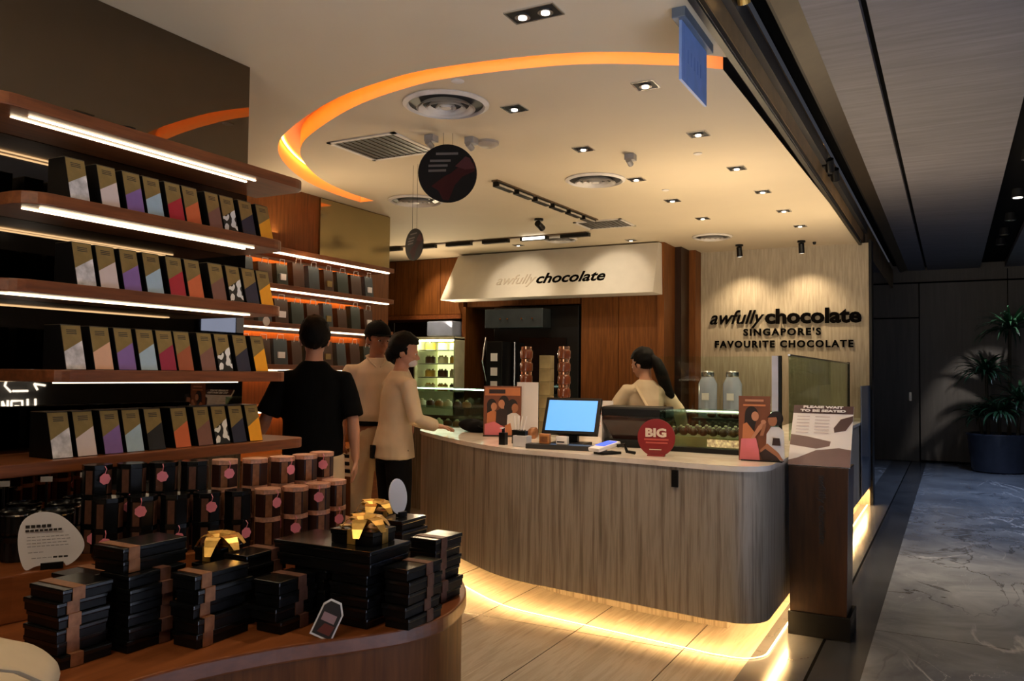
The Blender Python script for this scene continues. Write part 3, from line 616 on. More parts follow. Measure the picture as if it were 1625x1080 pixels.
for k,(pp,m) in enumerate(sh):
    if m not in mats: mats.append(m)
    g.mi=mats.index(m); g.poly([M@Vector((x,-.0006-.0003*k,z)) for x,z in pp])
g.obj('menu_print', mats, t)
rm = Matrix.Rotation(-.60,3,'X')@FACE_NY
for txt,zz,ww in (('PLEASE WAIT',.378,.22),('TO BE SEATED',.353,.25)):
    text_obj('heading',txt,.021,M@Vector((-ww/2,-.009,zz)),rm,white,t,width=ww,bold=.0012,ext=.0006)

# ------------------------------------------------------------------ sign wall letters
t = T('wall_sign','large dark shop name lettering on the beige wall','sign',(0,0,0))
text_obj('script_letters','awfully',.24,(-2.66,10.185,2.09),FACE_NY,ink_sign,t,width=.66,shear=.35,ext=.012,bold=.002)
text_obj('bold_letters','chocolate',.24,(-1.99,10.185,2.09),FACE_NY,ink_sign,t,width=1.08,ext=.012,bold=.009)
text_obj('tagline',"SINGAPORE'S",.115,(-1.80,10.188,1.945),FACE_NY,ink_sign,t,width=.90,ext=.008,bold=.004,space=1.25,align='CENTER')
text_obj('tagline','FAVOURITE CHOCOLATE',.115,(-1.80,10.188,1.80),FACE_NY,ink_sign,t,width=1.60,ext=.008,bold=.004,space=1.25,align='CENTER')
def track_head(x,y,z,tgt,label,power=30,ang=70,grp='wall washing spots',bl=.9):
    t = T('spotlight',label,'spotlight',(x,y,z),group=grp)
    G().lathe([(.045,-.02),(.045,0)],seg=16).obj('ceiling_plate', black, t)
    G().tube([(0,0,-.02),(0,0,-.06)],.012).obj('stem', black, t)
    d_ = (Vector(tgt)-Vector((x,y,z-.06))).normalized(); Mr = Matrix.Translation((0,0,-.06))@d_.to_track_quat('Z','Y').to_matrix().to_4x4()
    G().lathe([(.032,-.03),(.034,.08)],seg=18,M=Mr,cap=True).obj('barrel', black, t, smooth=True)
    G().lathe([(.027,.081),(.027,.083)],seg=18,M=Mr).obj('lens', lamp_glow, t)
    spot_light('spot_lamp', Vector((x,y,z-.06))+d_*.10, tgt, power, WARM, ang, bl, .02)
track_head(-2.2,9.75,3.0,(-2.2,10.2,1.7),'left black ceiling spotlight aimed at the beige sign wall',22,100)
track_head(-1.5,9.75,3.0,(-1.5,10.2,1.7),'right black ceiling spotlight aimed at the beige sign wall',22,100)

# ------------------------------------------------------------------ ceiling things
def downlight(x,y,z,label,lit=True,w_=.10,n=1,power=12,rz=0,grp='square recessed ceiling lights',target=None,ang=95):
    t = T('ceiling_light',label,'ceiling light',(x,y,z),rz,group=grp)
    g=G(); W=w_*n
    for a,b_,c,d_ in ((-W-.008,-w_-.008,W+.008,-w_),(-W-.008,w_,W+.008,w_+.008),(-W-.008,-w_,-W,w_),(W,-w_,W+.008,w_)): g.box(a,b_,-.006,c,d_,0)
    g.obj('frame', lamp_dim, t)
    G().box(-W,-w_,-.003,W,w_,-.001).obj('recess', black, t)
    for i in range(n):
        cx = (-W+w_)+2*w_*i if n>1 else 0
        G().lathe([(w_*.62,-.012),(w_*.55,-.003)],(cx,0,0),18).obj('reflector', lamp_dim, t)
        G().lathe([(w_*.34,-.016),(w_*.34,-.0125)],(cx,0,0),14).obj('lamp', lamp_glow, t)
    if power: spot_light('downlight_lamp',(x,y,z-.03),target or (x,y,0),power,WARM,ang,.7,.04)
    return t
for k,(x,y) in enumerate(((-1.43,4.14),(-1.42,5.14),(-1.40,6.12),(-1.385,7.0),(-1.37,7.9),(-1.36,8.77))):
    downlight(x,y,3.0,'square recessed ceiling light in the row nearest the corridor, %s from the front'%NTH[k],w_=.055,power=17)
for k,(x,y) in enumerate(((-2.24,4.17),(-2.22,5.14),(-2.19,6.13),(-2.17,7.02),(-2.15,7.95))):
    downlight(x,y,3.0,'square recessed ceiling light in the row further from the corridor, %s from the front'%NTH[k],w_=.055,power=17)
downlight(-1.57,3.09,3.0,'twin lamp recessed ceiling light outside the glowing orange cove',w_=.055,n=2,power=34,ang=125,target=(-1.57,3.6,0))
downlight(-1.92,2.06,3.0,'twin lamp recessed ceiling light over the display table, seen only in the mirror',w_=.055,n=2,power=5)
downlight(-3.24,8.9,3.0,'square recessed ceiling light just in front of the cream canopy',w_=.05,power=0)
downlight(-4.6,8.7,3.0,'square recessed ceiling light above the left end of the canopy',w_=.05,power=0)
spot_light('canopy_wash_right',(-3.5,8.25,2.93),(-3.45,9.0,2.45),9,(1,.84,.62),72,.5,.02); spot_light('canopy_wash_left',(-4.7,8.25,2.93),(-4.7,9.0,2.45),8,(1,.84,.62),72,.5,.02)
spot_light('cabinet_wash',(-6.0,8.45,2.93),(-6.0,9.3,2.3),26,WARM,60,.6,.03)
track_head(-3.63,7.3,3.0,(-3.6,9.0,2.4),'small white ceiling spotlight below the long light track',0.1)
def diffuser(x,y,r,label):
    t = T('air_diffuser',label,'air vent',(x,y,3.0),group='round ceiling air diffusers')
    G().lathe([(r,-.001),(r,-.008),(r*.9,-.02),(r*.86,-.004)],seg=48,cap=False).obj('outer_ring', P('vent_white',(.62,.58,.54),.5), t, smooth=True)
    for k,f in enumerate((.68,.46,.24)): G().lathe([(r*f,-.03+k*.003),(r*f*.82,-.006),(r*f*.78,-.008),(r*f*.93,-.034+k*.003)],seg=40,cap=False).obj('cone_ring', bpy.data.materials['vent_white'], t, smooth=True)
    G().lathe([(r*.86,-.001),(r*.86,-.003)],seg=40).obj('throat', dark_grey, t)
    G().lathe([(.004,-.03),(r*.12,-.028),(r*.12,-.003)],seg=20).obj('centre_cap', bpy.data.materials['vent_white'], t)
diffuser(-2.56,3.93,.25,'large round ceiling air diffuser nearest the camera, by the glowing cove')
diffuser(-2.49,6.01,.24,'round ceiling air diffuser beside the double row of square lights')
diffuser(-4.25,6.05,.25,'round ceiling air diffuser behind the black hanging disc')
diffuser(-2.34,9.05,.22,'round ceiling air diffuser close to the beige sign wall')
diffuser(-3.95,8.5,.2,'round ceiling air diffuser just in front of the canopy')
def grille(x,y,wx,wy,label,rz=0):
    t = T('vent_grille',label,'air vent',(x,y,3.0),rz)
    g=G()
    for a,b_,c,d_ in ((-wx,-wy,wx,-wy+.03),(-wx,wy-.03,wx,wy),(-wx,-wy,-wx+.03,wy),(wx-.03,-wy,wx,wy)): g.box(a,b_,-.008,c,d_,0)
    g.obj('frame', bpy.data.materials['vent_white'], t)
    G().box(-wx+.03,-wy+.03,-.003,wx-.03,wy-.03,-.001).obj('backing', dark_grey, t)
    for k in range(10): 
        xx=-wx+.05+k*(2*wx-.1)/9; G().box(xx-.004,-wy+.03,-.007,xx+.004,wy-.03,-.003).obj('slat', strip_brown, t)
grille(-3.44,4.50,.28,.26,'square ceiling air grille left of the hanging disc')
grille(-3.14,7.84,.26,.22,'square ceiling air grille at the far end of the light track')
def track(p0,p1,label,lit):
    t = T('light_track',label,'light track',(0,0,0)); a=Vector((*p0,3.0)); b_=Vector((*p1,3.0)); d_=(b_-a).normalized(); n_=Vector((-d_.y,d_.x,0))
    M = Matrix((( d_.x,n_.x,0,a.x),(d_.y,n_.y,0,a.y),(0,0,1,3.0),(0,0,0,1))); L=(b_-a).length
    G().box(0,-.03,-.012,L,.03,0,M).obj('rail', P('track_bronze',(.10,.06,.03),.4), t)
    return t,M,L
t,M,L = track((-3.22,5.67),(-3.13,7.57),'black linear light track pointing from the disc towards the sign wall',True)
for k in range(6): G().box(.02+k*L/6,-.028,-.05,.02+k*L/6+L/6*.8,.028,-.012,M).obj('lamp_head', black, t); G().box(.03+k*L/6,-.029,-.047,.02+k*L/6+L/6*.75,-.0285,-.03,M).obj('lens', lamp_dim, t)
t,M,L = track((-6.6,8.20),(-3.5,8.20),'long light track parallel to the back wall',True)
for k in range(6):
    q = .3+k*.5; G().box(q,-.03,-.05,q+.34,.03,-.012,M).obj('lamp_head', black, t)
    G().box(q+.03,-.032,-.046,q+.31,-.0305,-.016,M).obj('lens', E('track_lens',(1,.95,.85),3) if k==4 else black, t)
area_light('track_lamp',(-4.4,8.0,2.9),.3,5,WARM)
def ceil_small(name,label,cat,x,y,r,h,m,z=3.0):
    o = G().lathe([(r,0),(r,-h*.5),(r*.6,-h)],seg=20).obj(name,m,None,smooth=True); o.location=(x,y,z); return tag(o,label,cat)
vw = bpy.data.materials['vent_white']
ceil_small('smoke_detector','white smoke detector right of the black hanging disc','smoke detector',-2.73,4.71,.075,.035,P('detector_grey',(.35,.30,.25),.5))
ceil_small('sprinkler','small white sprinkler cover nearest the orange cove','sprinkler',-2.30,3.64,.035,.01,vw)
ceil_small('sprinkler','small sprinkler cover beyond the second right hand square light','sprinkler',-2.1,6.6,.03,.01,vw)
ceil_small('sprinkler','small sprinkler cover left of the corridor row of lights, near the front','sprinkler',-1.55,5.6,.03,.01,vw)
def camera_dome(x,y,label,dx=.03):
    t = T('security_camera',label,'camera',(x,y,3.0),group='ceiling security cameras')
    G().box(-.035,-.035,-.045,.035,.035,0).obj('bracket', P('camera_grey',(.30,.28,.27),.5), t, bev=.006)
    G().lathe([(.02,-.03),(.02,.025)],seg=16,M=Matrix.Translation((0,-.02,-.06))@Matrix.Rotation(1.2,4,'X')).obj('lens_barrel', bpy.data.materials['camera_grey'], t)
camera_dome(-2.99,4.42,'small grey ceiling camera just left of the hanging disc fixing')
camera_dome(-1.98,5.42,'small grey ceiling camera between the two rows of square lights')
camera_dome(-2.78,4.58,'dark ceiling camera directly above the hanging disc')
ceil_small('sprinkler','tiny dark sprinkler beside the right sign wall spotlight','sprinkler',-1.38,9.9,.02,.03,black)

def disc(x,y,z,r,rz,label):
    t = T('hanging_disc',label,'hanging sign',(x,y,z),rz)
    G().lathe([(r,-.003),(r,.003)],(0,0,0),48,Matrix.Rotation(PI/2,4,'X')).obj('board', P('disc_black',(.003,.0025,.003),.6,spec=.2), t)
    G().tube([(-.03,0,r-.01),(-.03,0,3.0-z)],.0012,6).obj('string', black, t); G().tube([(.03,0,r-.01),(.03,0,3.0-z)],.0012,6).obj('string', black, t)
    rd=P('disc_cocoa_red',(.035,.005,.005),.7,spec=.2); rd2=P('disc_rose',(.07,.02,.022),.7,spec=.2); wt=P('disc_print',(.11,.10,.10),.7)
    sh=[([(x_*r,z_*r) for x_,z_ in ((-.55,-.45),(-.1,-.1),(.1,.0),(.5,.35),(.9,.4),(.92,.1),(.5,-.1),(.25,-.4),(.05,-.93),(-.15,-.9),(-.3,-.6))],rd),
        ([(x_*r,z_*r) for x_,z_ in ((.25,.25),(.6,.6),(.75,.55),(.93,.2),(.6,.15))],rd2)]
    for k,(a,b_) in enumerate(((-.4,.35),(-.6,.1),(-.65,.0),(-.65,-.05))):
        z_=.62-k*.17-(0.08 if k else 0); sh.append(([(a*r,z_*r),(b_*r,(z_+.03)*r),(b_*r,(z_+.11)*r),(a*r,(z_+.08)*r)],wt))
    prints('print',sh,t)
disc(-2.86,4.42,2.735,.19,.55,'larger black round sign hanging from the ceiling in front of the shop')
disc(-3.52,5.0,2.40,.12,-.38,'small black round sign hanging turned away near the niche shelves')
# blue hanging sign
t = T('hanging_sign','blue rectangular sign hanging below the ceiling by the storefront edge','sign',(-1.0,3.53,0))
G().box(-.03,-.22,2.955,.03,.24,3.0).obj('bracket', P('bracket_blue_grey',(.10,.13,.18),.5), t, bev=.004)
G().box(-.006,-.19,2.70,.006,.21,2.957).obj('panel', P('sign_blue',(.22,.36,.74),.4), t)
g=G(); g.box(.0062,-.16,2.715,.0066,-.155,2.94); [g.box(.0062,-.10+.05*k,2.80,.0066,-.085+.05*k,2.86) for k in range(5)]; g.obj('faint_print', P('sign_pale_blue',(.14,.27,.68),.4), t)
# corridor slot spots
for k,(x,y) in enumerate(((.60,8.2),(.62,9.9),(.63,11.3),(.62,12.4),(.62,13.3))):
    t = T('track_spot','black corridor spotlight in the dark ceiling slot, %s from the front'%NTH[k],'spotlight',(x,y,3.42),group='corridor slot spotlights')
    G().lathe([(.06,-.09),(.05,0)],seg=18).obj('housing', dark_grey, t, smooth=True); G().lathe([(.045,-.094),(.045,-.091)],seg=18).obj('lens', lamp_dim if k!=1 else lamp_glow, t)
    spot_light('corridor_spot',(x,y,3.30),(x+.1,y+.1,0),58,COOL,95,.9,.10)
spot_light('plant_spot',(.95,14.2,3.28),(.45,15.9,.9),70,(.85,.85,.9),38,.6,.03)
for k,y in enumerate((6.9,7.25)):
    t = T('fascia_spot','small dark spotlight head on the brass storefront fascia, %s'%['nearer','further'][k],'spotlight',(-.87,y,3.16),group='fascia spotlights')
    G().box(-.03,-.02,-.03,0,.02,.03).obj('bracket', black, t); G().lathe([(.035,-.05),(.035,.05)],seg=16,M=Matrix.Translation((.025,0,-.02))@Matrix.Rotation(.7,4,'X')).obj('barrel', black, t)
for k,y in enumerate((3.25,3.75)):
    t = T('fascia_spot','bright brass spotlight on the storefront fascia near the picture top, %s'%['nearer','further'][k],'spotlight',(-.86,y,3.22),group='fascia spotlights')
    G().box(-.04,-.02,-.03,0,.02,.03).obj('bracket', black, t); G().lathe([(.03,-.04),(.03,.04)],seg=16,M=Matrix.Translation((.03,0,-.02))@Matrix.Rotation(.7,4,'X')).obj('barrel', gold, t); G().lathe([(.02,.041),(.02,.043)],seg=12,M=Matrix.Translation((.03,0,-.02))@Matrix.Rotation(.7+PI,4,'X')).obj('lens', lamp_glow, t)
# ------------------------------------------------------------------ mirror wall shelves
def shelf_outline(x0, x1, y0, y1, r=.10):
    return [(x0,y0)] + [(x1-r+r*math.cos(a), y0+r+r*math.sin(a)) for a in [math.radians(-90+k*15) for k in range(7)]] + [(x1-r+r*math.cos(a), y1-r+r*math.sin(a)) for a in [math.radians(k*15) for k in range(7)]] + [(x0,y1)]
SH = [(2.335,3.06,'top'),(2.02,2.93,'second'),(1.71,2.93,'third'),(1.40,2.97,'fourth'),(1.08,3.10,'lowest')]
SY = [1.52,1.66,1.60,1.80,.75]
for k,(z,y1,nm) in enumerate(SH):
    y0 = SY[k]; t = T('wall_shelf','%s long wooden shelf on the dark mirror wall%s'%(nm,', lit by white strips below' if k<3 else ''),'shelf')
    G().prism(shelf_outline(-3.148,-2.785,y0,y1),z,z+.045).obj('board', wood_shelf, t, bev=.004)
    if k < 3:
        for j,x in enumerate((-2.848,-2.905) if k<2 else (-2.865,-2.89)):
            G().box(x-.0055,(1.70,1.75,1.66)[k]-.03*j,z-.006,x+.0055,2.76,z-.001).obj('led_strip', led_hot, t)
    else:
        G().box(-2.90,max(y0+.05,1.6),z-.006,-2.894,2.73,z-.001).obj('led_strip', led, t)
o = G().lathe([(.0,0),(.04,0),(.04,.03),(.015,.035)],seg=16).obj('puck_fitting', black, None); o.location=(-2.90,2.12,2.381); tag(o,'small black round fitting on top of the highest shelf','fitting')

cols = {'white speckled':((.62,.60,.62),.35),'pale blush':((.66,.55,.53),.03),'purple':((.22,.12,.36),.04),'light blue':((.36,.50,.62),.04),'red':((.42,.01,.03),.04),'orange':((.62,.13,.04),.04),
        'mocha brown':((.20,.085,.065),.05),'cow print':((.8,.8,.8),0),'navy':((.012,.014,.04),.05),'yellow':((.85,.36,.01),.04),'peach':((.72,.42,.28),.03),'crimson':((.30,.008,.045),.04),'rust':((.34,.08,.03),.04),'all black':((.006,.006,.007),.05)}
cmat = {}
for n_,(c,na) in cols.items():
    cmat[n_] = P('box_'+n_.replace(' ','_'), c, .5, noise_amt=na or .1, nscale=30)
nt = cmat['cow print'].node_tree; rr = [n for n in nt.nodes if n.type=='VALTORGB'][0]; rr.color_ramp.interpolation='CONSTANT'
rr.color_ramp.elements[0].color=(.01,.01,.01,1); rr.color_ramp.elements[0].position=0; rr.color_ramp.elements[1].color=(.75,.75,.75,1); rr.color_ramp.elements[1].position=.5
[n for n in nt.nodes if n.type=='TEX_NOISE'][0].inputs['Detail'].default_value = 0; [n for n in nt.nodes if n.type=='TEX_NOISE'][0].inputs['Scale'].default_value = 38
box_black = P('box_black',(.002,.002,.0025),.4,spec=.3)
def choc_box(x, y, z, col, w_, label, group, h=.165, d_=.14):
    """slanted carton: base depth d_, top depth d_-.05; printed face looks along +X"""
    t = T('chocolate_box', label, 'box', (x,y,z), group=group)
    xf = lambda q: d_/2 - .045*q/h
    g = G()
    v = [(-d_/2,0,0),(d_/2,0,0),(xf(h),0,h),(-d_/2,0,h)]
    a = [g.bm.verts.new(p) for p in v]; b_ = [g.bm.verts.new((p[0],w_,p[2])) for p in v]
    g._f(a); g._f(b_[::-1])
    for i in range(4): g._f([a[i],b_[i],b_[(i+1)%4],a[(i+1)%4]])
    g.obj('carton', box_black, t, bev=.0015)
    e=.0008; zl,zr = h*.40,h*.66
    F = lambda yy,zz,o=e: (xf(zz)+o,yy,zz)
    g = G(); g.poly([F(.002,.002),F(w_-.002,.002),F(w_-.002,zr),F(.002,zl)]); g.obj('colour_print', cmat[col], t)
    g = G(); g.poly([F(.002,zl),F(w_-.002,zr),F(w_-.002,h-.002),F(.002,h-.002)])
    g.mi = 1
    for k,q in enumerate((.80,.84,.88)): g.poly([F(w_*.25,h*q,.0014),F(w_*.75,h*q,.0014),F(w_*.75,h*(q+.018),.0014),F(w_*.25,h*(q+.018),.0014)])
    g.obj('gold_print', [box_gold, ink], t)
    g = G(); g.box(-d_/2,.0,h,xf(h),w_,h+.0015); g.obj('lid_edge', P_edge, t)
P_edge = P('box_lid_edge',(.10,.075,.045),.3)
rowsY = {1:[1.85,1.977,2.086,2.178,2.282,2.369,2.49,2.573,2.681,2.788],2:[1.887,1.982,2.083,2.187,2.297,2.391,2.517,2.616,2.711,2.80],3:[1.855,1.969,2.069,2.167,2.26,2.347,2.467,2.562,2.667,2.775],4:[1.815,1.911,2.021,2.115,2.215,2.343,2.46,2.555,2.652,2.75]}
seq = {1:['white speckled','pale blush','purple','light blue','red','orange','mocha brown','cow print','navy','yellow'],
       2:['white speckled','pale blush','purple','light blue','red','orange','mocha brown','cow print','navy','yellow'],
       3:['white speckled','peach','purple','light blue','crimson','rust','mocha brown','cow print','navy','yellow'],
       4:['white speckled','pale blush','purple','light blue','all black','orange','mocha brown','cow print','navy','yellow']}
shn = {1:'second shelf from the top',2:'third shelf from the top',3:'fourth shelf from the top',4:'lowest shelf'}
zt = {1:2.0655,2:1.7555,3:1.4455,4:1.1255}
for r_ in (1,2,3,4):
    for i,(y,c) in enumerate(zip(rowsY[r_],seq[r_])):
        nx = rowsY[r_][i+1] if i<9 else y+.1
        choc_box(-2.90, y, zt[r_], c, min(.080,(nx-y)-.008), 'slanted black and gold box with %s print on the %s'%(c,shn[r_]), 'chocolate boxes on the '+shn[r_])

# ------------------------------------------------------------------ niche wall shelves (far left)
bag_dark = P('dark_green_bag',(.018,.03,.028),.4); bag_brown = P('dark_brown_bag',(.045,.016,.009),.4); bag_grey = P('slate_bag',(.04,.055,.07),.35)
NZ = [(2.375,'top'),(2.085,'second'),(1.785,'third'),(1.46,'fourth'),(1.14,'lowest')]
for k,(z,nm) in enumerate(NZ):
    t = T('niche_shelf','%s wooden shelf on the far niche wall behind the shoppers'%nm,'shelf')
    G().box(-4.948,3.9,z,-4.60,6.22,z+.04).obj('board', wood_shelf, t, bev=.004)
    G().box(-4.635,3.95,z-.012,-4.605,6.15,z-.001).obj('led_strip', led_hot if k<3 else led, t)
    G().box(-4.93,3.95,z-.010,-4.905,6.15,z-.001).obj('back_led', led_amber, t); G().box(-4.895,3.95,z-.022,-4.885,6.15,z-.0005).obj('lip', wood_shelf, t)
R.seed(3)
for k,(z,nm) in enumerate(NZ[1:4]):
    names = ['dark green','brown','slate','dark brown']
    for i in range(11):
        y = 4.15+i*.185
        m = [bag_dark,bag_brown,bag_grey,bag_brown][(i*3+k)%4]; hh = .17+R.random()*.04; ww=.055+R.random()*.02
        t = T('gift_bag','small %s gift bag, %s from the left on the %s niche shelf'%(names[(i*3+k)%4],NTH[i],nm),'bag',(-4.76,y,z+.041),group='gift bags on the niche shelves')
        g=G(); g.rings([[Vector((x*a,yy,zz)) for x,yy in ((-.05,-ww),(.05,-ww),(.05,ww),(-.05,ww))] for zz,a in ((0,1),(hh,.55))]); g.obj('bag_body', m, t)
        G().tube([(.03,-ww*.5,hh-.01),(.035,-ww*.4,hh+.035),(.035,ww*.4,hh+.035),(.03,ww*.5,hh-.01)],.0025,6).obj('handle', P_handle if 'P_handle' in globals() else white, t)
        if i%3==1: G().box(.028,-ww*.5,.05,.052,ww*.5,.10).obj('label', box_gold if i%2 else white, t)
t = T('price_ticket','white round ticket on the third niche shelf near the man in black','ticket',(-4.63,4.60,1.826)); G().lathe([(.035,-.002),(.035,.002)],(0,0,.035),20,Matrix.Rotation(PI/2,4,'Z')@Matrix.Rotation(PI/2,4,'X')).obj('disc', white, t)
# low bench with drawers under niche
t = T('niche_cabinet','low wood cabinet along the foot of the niche wall','cabinet',(0,0,0))
G().box(-4.945,3.9,0,-4.5,6.22,.80).obj('body', wood, t); 
for i in range(4): G().box(-4.5,3.92+i*.575,.04,-4.482,4.47+i*.575,.76).obj('door', wood_shelf, t, bev=.003)
t = T('striped_box_stack','small stack of cream and dark striped trays low between the two men','box',(-4.37,5.34,.0))
G().box(-.08,-.08,0,.08,.08,.60).obj('box_body', wood, t)
for k in range(6): G().box(-.08,-.08,.60+k*.03,.08,.08,.627+k*.03).obj('tray', black if k%2 else cream_txt, t)

# ------------------------------------------------------------------ display table
tab = spline([(-1.60,2.64),(-1.52,2.48),(-1.48,2.30),(-1.51,2.14),(-1.60,1.99),(-1.73,1.80),(-1.83,1.58),(-1.87,1.38),(-1.86,1.1),(-1.86,.8),(-2.0,.5),(-2.5,.4),(-3.0,.5),(-3.08,1.0),(-3.08,2.0),(-3.08,2.85),(-2.9,3.0),(-2.4,3.02),(-2.0,2.95),(-1.75,2.81)],5)
t = T('display_table','large curved reddish wood display plinth piled with black gift boxes','table')
G().prism(tab,.60,.65).obj('tabletop', wood_table, t, bev=.006)
cx,cy = -2.3,1.8
G().prism([(cx+(x-cx)*.985,cy+(y-cy)*.985) for x,y in tab],0,.60).obj('drum', wood, t, smooth=True)
tier = spline([(-2.62,1.25),(-2.60,1.55),(-2.52,1.80),(-2.40,2.03),(-2.27,2.22),(-2.16,2.45),(-2.17,2.72),(-2.35,2.92),(-2.75,2.98),(-3.02,2.9),(-3.05,2.2),(-3.05,1.3),(-2.85,1.12)],5)
o = G().prism(tier,.651,.80).obj('riser', wood_table, None, bev=.005); tag(o,'raised curved wood step on the display table carrying round boxes','riser')

# ---- flat gift boxes
def gift_proto(dx,dy,h,band,bandpos=.35):
    """origin at the corner nearest the camera (+X,-Y), body extends to -X and +Y"""
    t = bpy.data.objects.new('gift_box', None); COL.objects.link(t)
    G().box(-dx+.003,.003,0,-.003,dy-.003,h*.62).obj('base', gift_black, t, bev=.0015)
    G().box(-dx,0,h*.60,0,dy,h-.001).obj('lid', gift_edge, t, bev=.003)
    if band:
        y0=dy*bandpos-.018; g=G(); g.box(-.001,y0,.001,.0016,y0+.036,h); g.box(-dx-.0016,y0,.001,-dx+.001,y0+.036,h); g.box(-dx-.0016,y0,h-.0005,.0016,y0+.036,h+.0008); g.obj('band', band, t)
    return t
def stack(desc, corner, dx, dy, h, n, band=None, bandpos=.35, z0=.651, jit=.008, seed=1, rz=0, extra=None):
    rnd = random.Random(seed); proto = gift_proto(dx,dy,h,band,bandpos)
    for k in range(n):
        j = Vector((rnd.uniform(-jit,jit),rnd.uniform(-jit,jit),0)); loc = (corner[0]+j.x,corner[1]+j.y,z0+k*h)
        lab = 'flat black gift box, %s of %s'%(ORD[n-1-k],desc)
        rr = rz+rnd.uniform(-.03,.03)
        if k==0: proto.location=loc; proto.rotation_euler=(0,0,rr); tag(proto,lab,'gift box','flat black gift boxes on the display table')
        else: dup(proto,loc,rr,label=lab)
    return z0+n*h
stack('the leftmost front stack',(-2.09,1.37),.15,.150,.0352,6,copper,.30,seed=2)
stack('the pile right behind the leftmost stack',(-2.28,1.56),.14,.14,.036,5,copper,.75,seed=9)
zB = stack('the second front stack',(-2.04,1.545),.125,.20,.036,6,brown_band,.62,seed=3)
stack('the pair crowning the second stack',(-2.075,1.56),.135,.22,.036,2,copper,.16,z0=zB,seed=4)
stack('the third front stack',(-1.91,1.665),.10,.205,.042,5,copper,.20,seed=5)
stack('the fourth front stack',(-1.80,1.88),.105,.17,.040,4,brown_band,.6,seed=6)
stack('the pile behind the fourth stack',(-1.955,1.90),.10,.17,.036,6,brown_band,.75,seed=7)
zE = stack('the fifth front stack',(-1.60,2.05),.15,.15,.0335,5,None,seed=8)
stack('the pile left of the fifth stack',(-1.775,2.06),.13,.15,.0335,5,None,seed=10)
zH = stack('the wide pair across the fifth stack',(-1.585,2.045),.40,.21,.038,2,None,z0=zE,seed=11)
stack('the sixth front stack',(-1.485,2.11),.095,.192,.0375,5,brown_band,.62,seed=12)
stack('the rightmost stack',(-1.565,2.385),.11,.17,.0375,6,brown_band,.3,seed=13)
zI = stack('the rear left stack',(-2.013,2.62),.118,.17,.0375,5,None,seed=14)
zK = stack('the rear stack under the oval card',(-1.865,2.60),.125,.17,.0375,6,None,seed=15)
zJ = stack('the pile behind the third stack',(-2.07,1.87),.10,.15,.036,5,None,seed=16)

def bow(parent, x, y, z, s=1.0, seed=0):
    rnd=random.Random(seed); g=G()
    for a,l,dr in ((.4,.09,.35),(2.6,.09,.3),(-1.2,.10,.9),(-.3,.11,.55),(3.6,.08,.7),(1.4,.07,.2)):
        d_=Vector((math.cos(a),math.sin(a),0)); n_=Vector((-d_.y,d_.x,0)); pts=[]
        for q in range(7):
            u=q/6; pts.append((Vector((x,y,z))+d_*l*s*u+Vector((0,0,(.045*math.sin(u*2.6)-dr*.05*u*u)*s)), .006*s+.020*s*math.sin(u*PI*.85+.25)))
        for q in range(6):
            (p,w1),(r_,w2)=pts[q],pts[q+1]; g.poly([p-n_*w1,p+n_*w1,r_+n_*w2,r_-n_*w2])
    g.ell((x,y,z+.012*s),(.016*s,.016*s,.013*s),10,8)
    m = g.mesh('bow', gold); o = bpy.data.objects.new('bow', m); COL.objects.link(o); o.parent = parent
    md = o.modifiers.new('thick','SOLIDIFY'); md.thickness=.0015
def bow_box(label, corner, z, dx,dy,h,rz,seed):
    t = gift_proto(dx,dy,h,None); tag(t,label,'gift box','gift boxes tied with golden bows'); t.location=(*corner,z); t.rotation_euler=(0,0,rz)
    g=G(); c=-dx/2; g.box(c-.016,-.0015,0,c+.016,0,h+.001); g.box(c-.016,-.0015,h-.001,c+.016,dy+.0015,h+.0012); g.box(c-.016,dy,0,c+.016,dy+.0015,h+.001); g.box(0,dy*.5-.016,0,.0015,dy*.5+.016,h+.001); g.box(-dx-.0015,dy*.5-.016,h-.001,.0015,dy*.5+.016,h+.0012)
    g.obj('ribbon', gold, t); bow(t,c,dy*.5,h,.95,seed); return t
bow_box('black gift box with golden bow on top of the third front stacks',(-2.075,1.90),zJ,.11,.11,.045,.1,1)
bow_box('black gift box with wide golden bow on the wide boxes at centre',(-1.625,2.11),zH,.17,.13,.045,.05,2)
bow_box('black gift box with golden ribbon at the back, left of the oval card',(-2.02,2.64),zI,.11,.13,.05,.1,3)
# ---- round boxes with copper tops on the riser
def hexbox(x,y,z,r_,h,body,lidm,label,tagged,rz,grp):
    t = T('round_gift_box',label,'gift box',(x,y,z),rz,group=grp)
    G().lathe([(r_*.97,0),(r_*.97,h*.86)],seg=8).obj('drum', body, t)
    G().lathe([(r_,h*.82),(r_,h-.001),(r_*.9,h-.001)],seg=8).obj('lid', lidm, t, bev=.0015)
    for k in range(0,8,2): a=(k+.5)*PI/4; M=Matrix.Rotation(a,4,'Z'); G().box(r_*.88,-.012,.0,r_*.945,.012,h*.80,M).obj('side_band', copper if lidm is copper_lid else brown_band, t)
    if tagged:
        a0=-.75-rz; p=[]; 
        for k in range(28): q=2*PI*k/28; rr=.019*(1+.06*math.cos(q*7)); p.append((rr*math.cos(q),rr*math.sin(q)))
        M=Matrix.Rotation(a0+.6*(tagged-1)+PI/2,4,'Z')@Matrix.Translation((0,-(r_+.006),h*.52))@Matrix.Rotation(PI/2,4,'X')
        G().prism(p,-.001,.001,M).obj('tag', pink, t)
        g=G(); g.tube([M@Vector((0,.018,0)),M@Vector((.003,.035,.004)),M@Vector((.0,.045,-.004))],.0015,6); g.obj('string', pink, t)
copper_lid = P('rose_copper_lid',(.70,.36,.24),.35,.4,noise_amt=.3,nscale=50)
drum_dark = P('round_box_black',(.003,.0033,.004),.3,spec=.4); drum_brown = P('round_box_brown',(.03,.010,.007),.3)
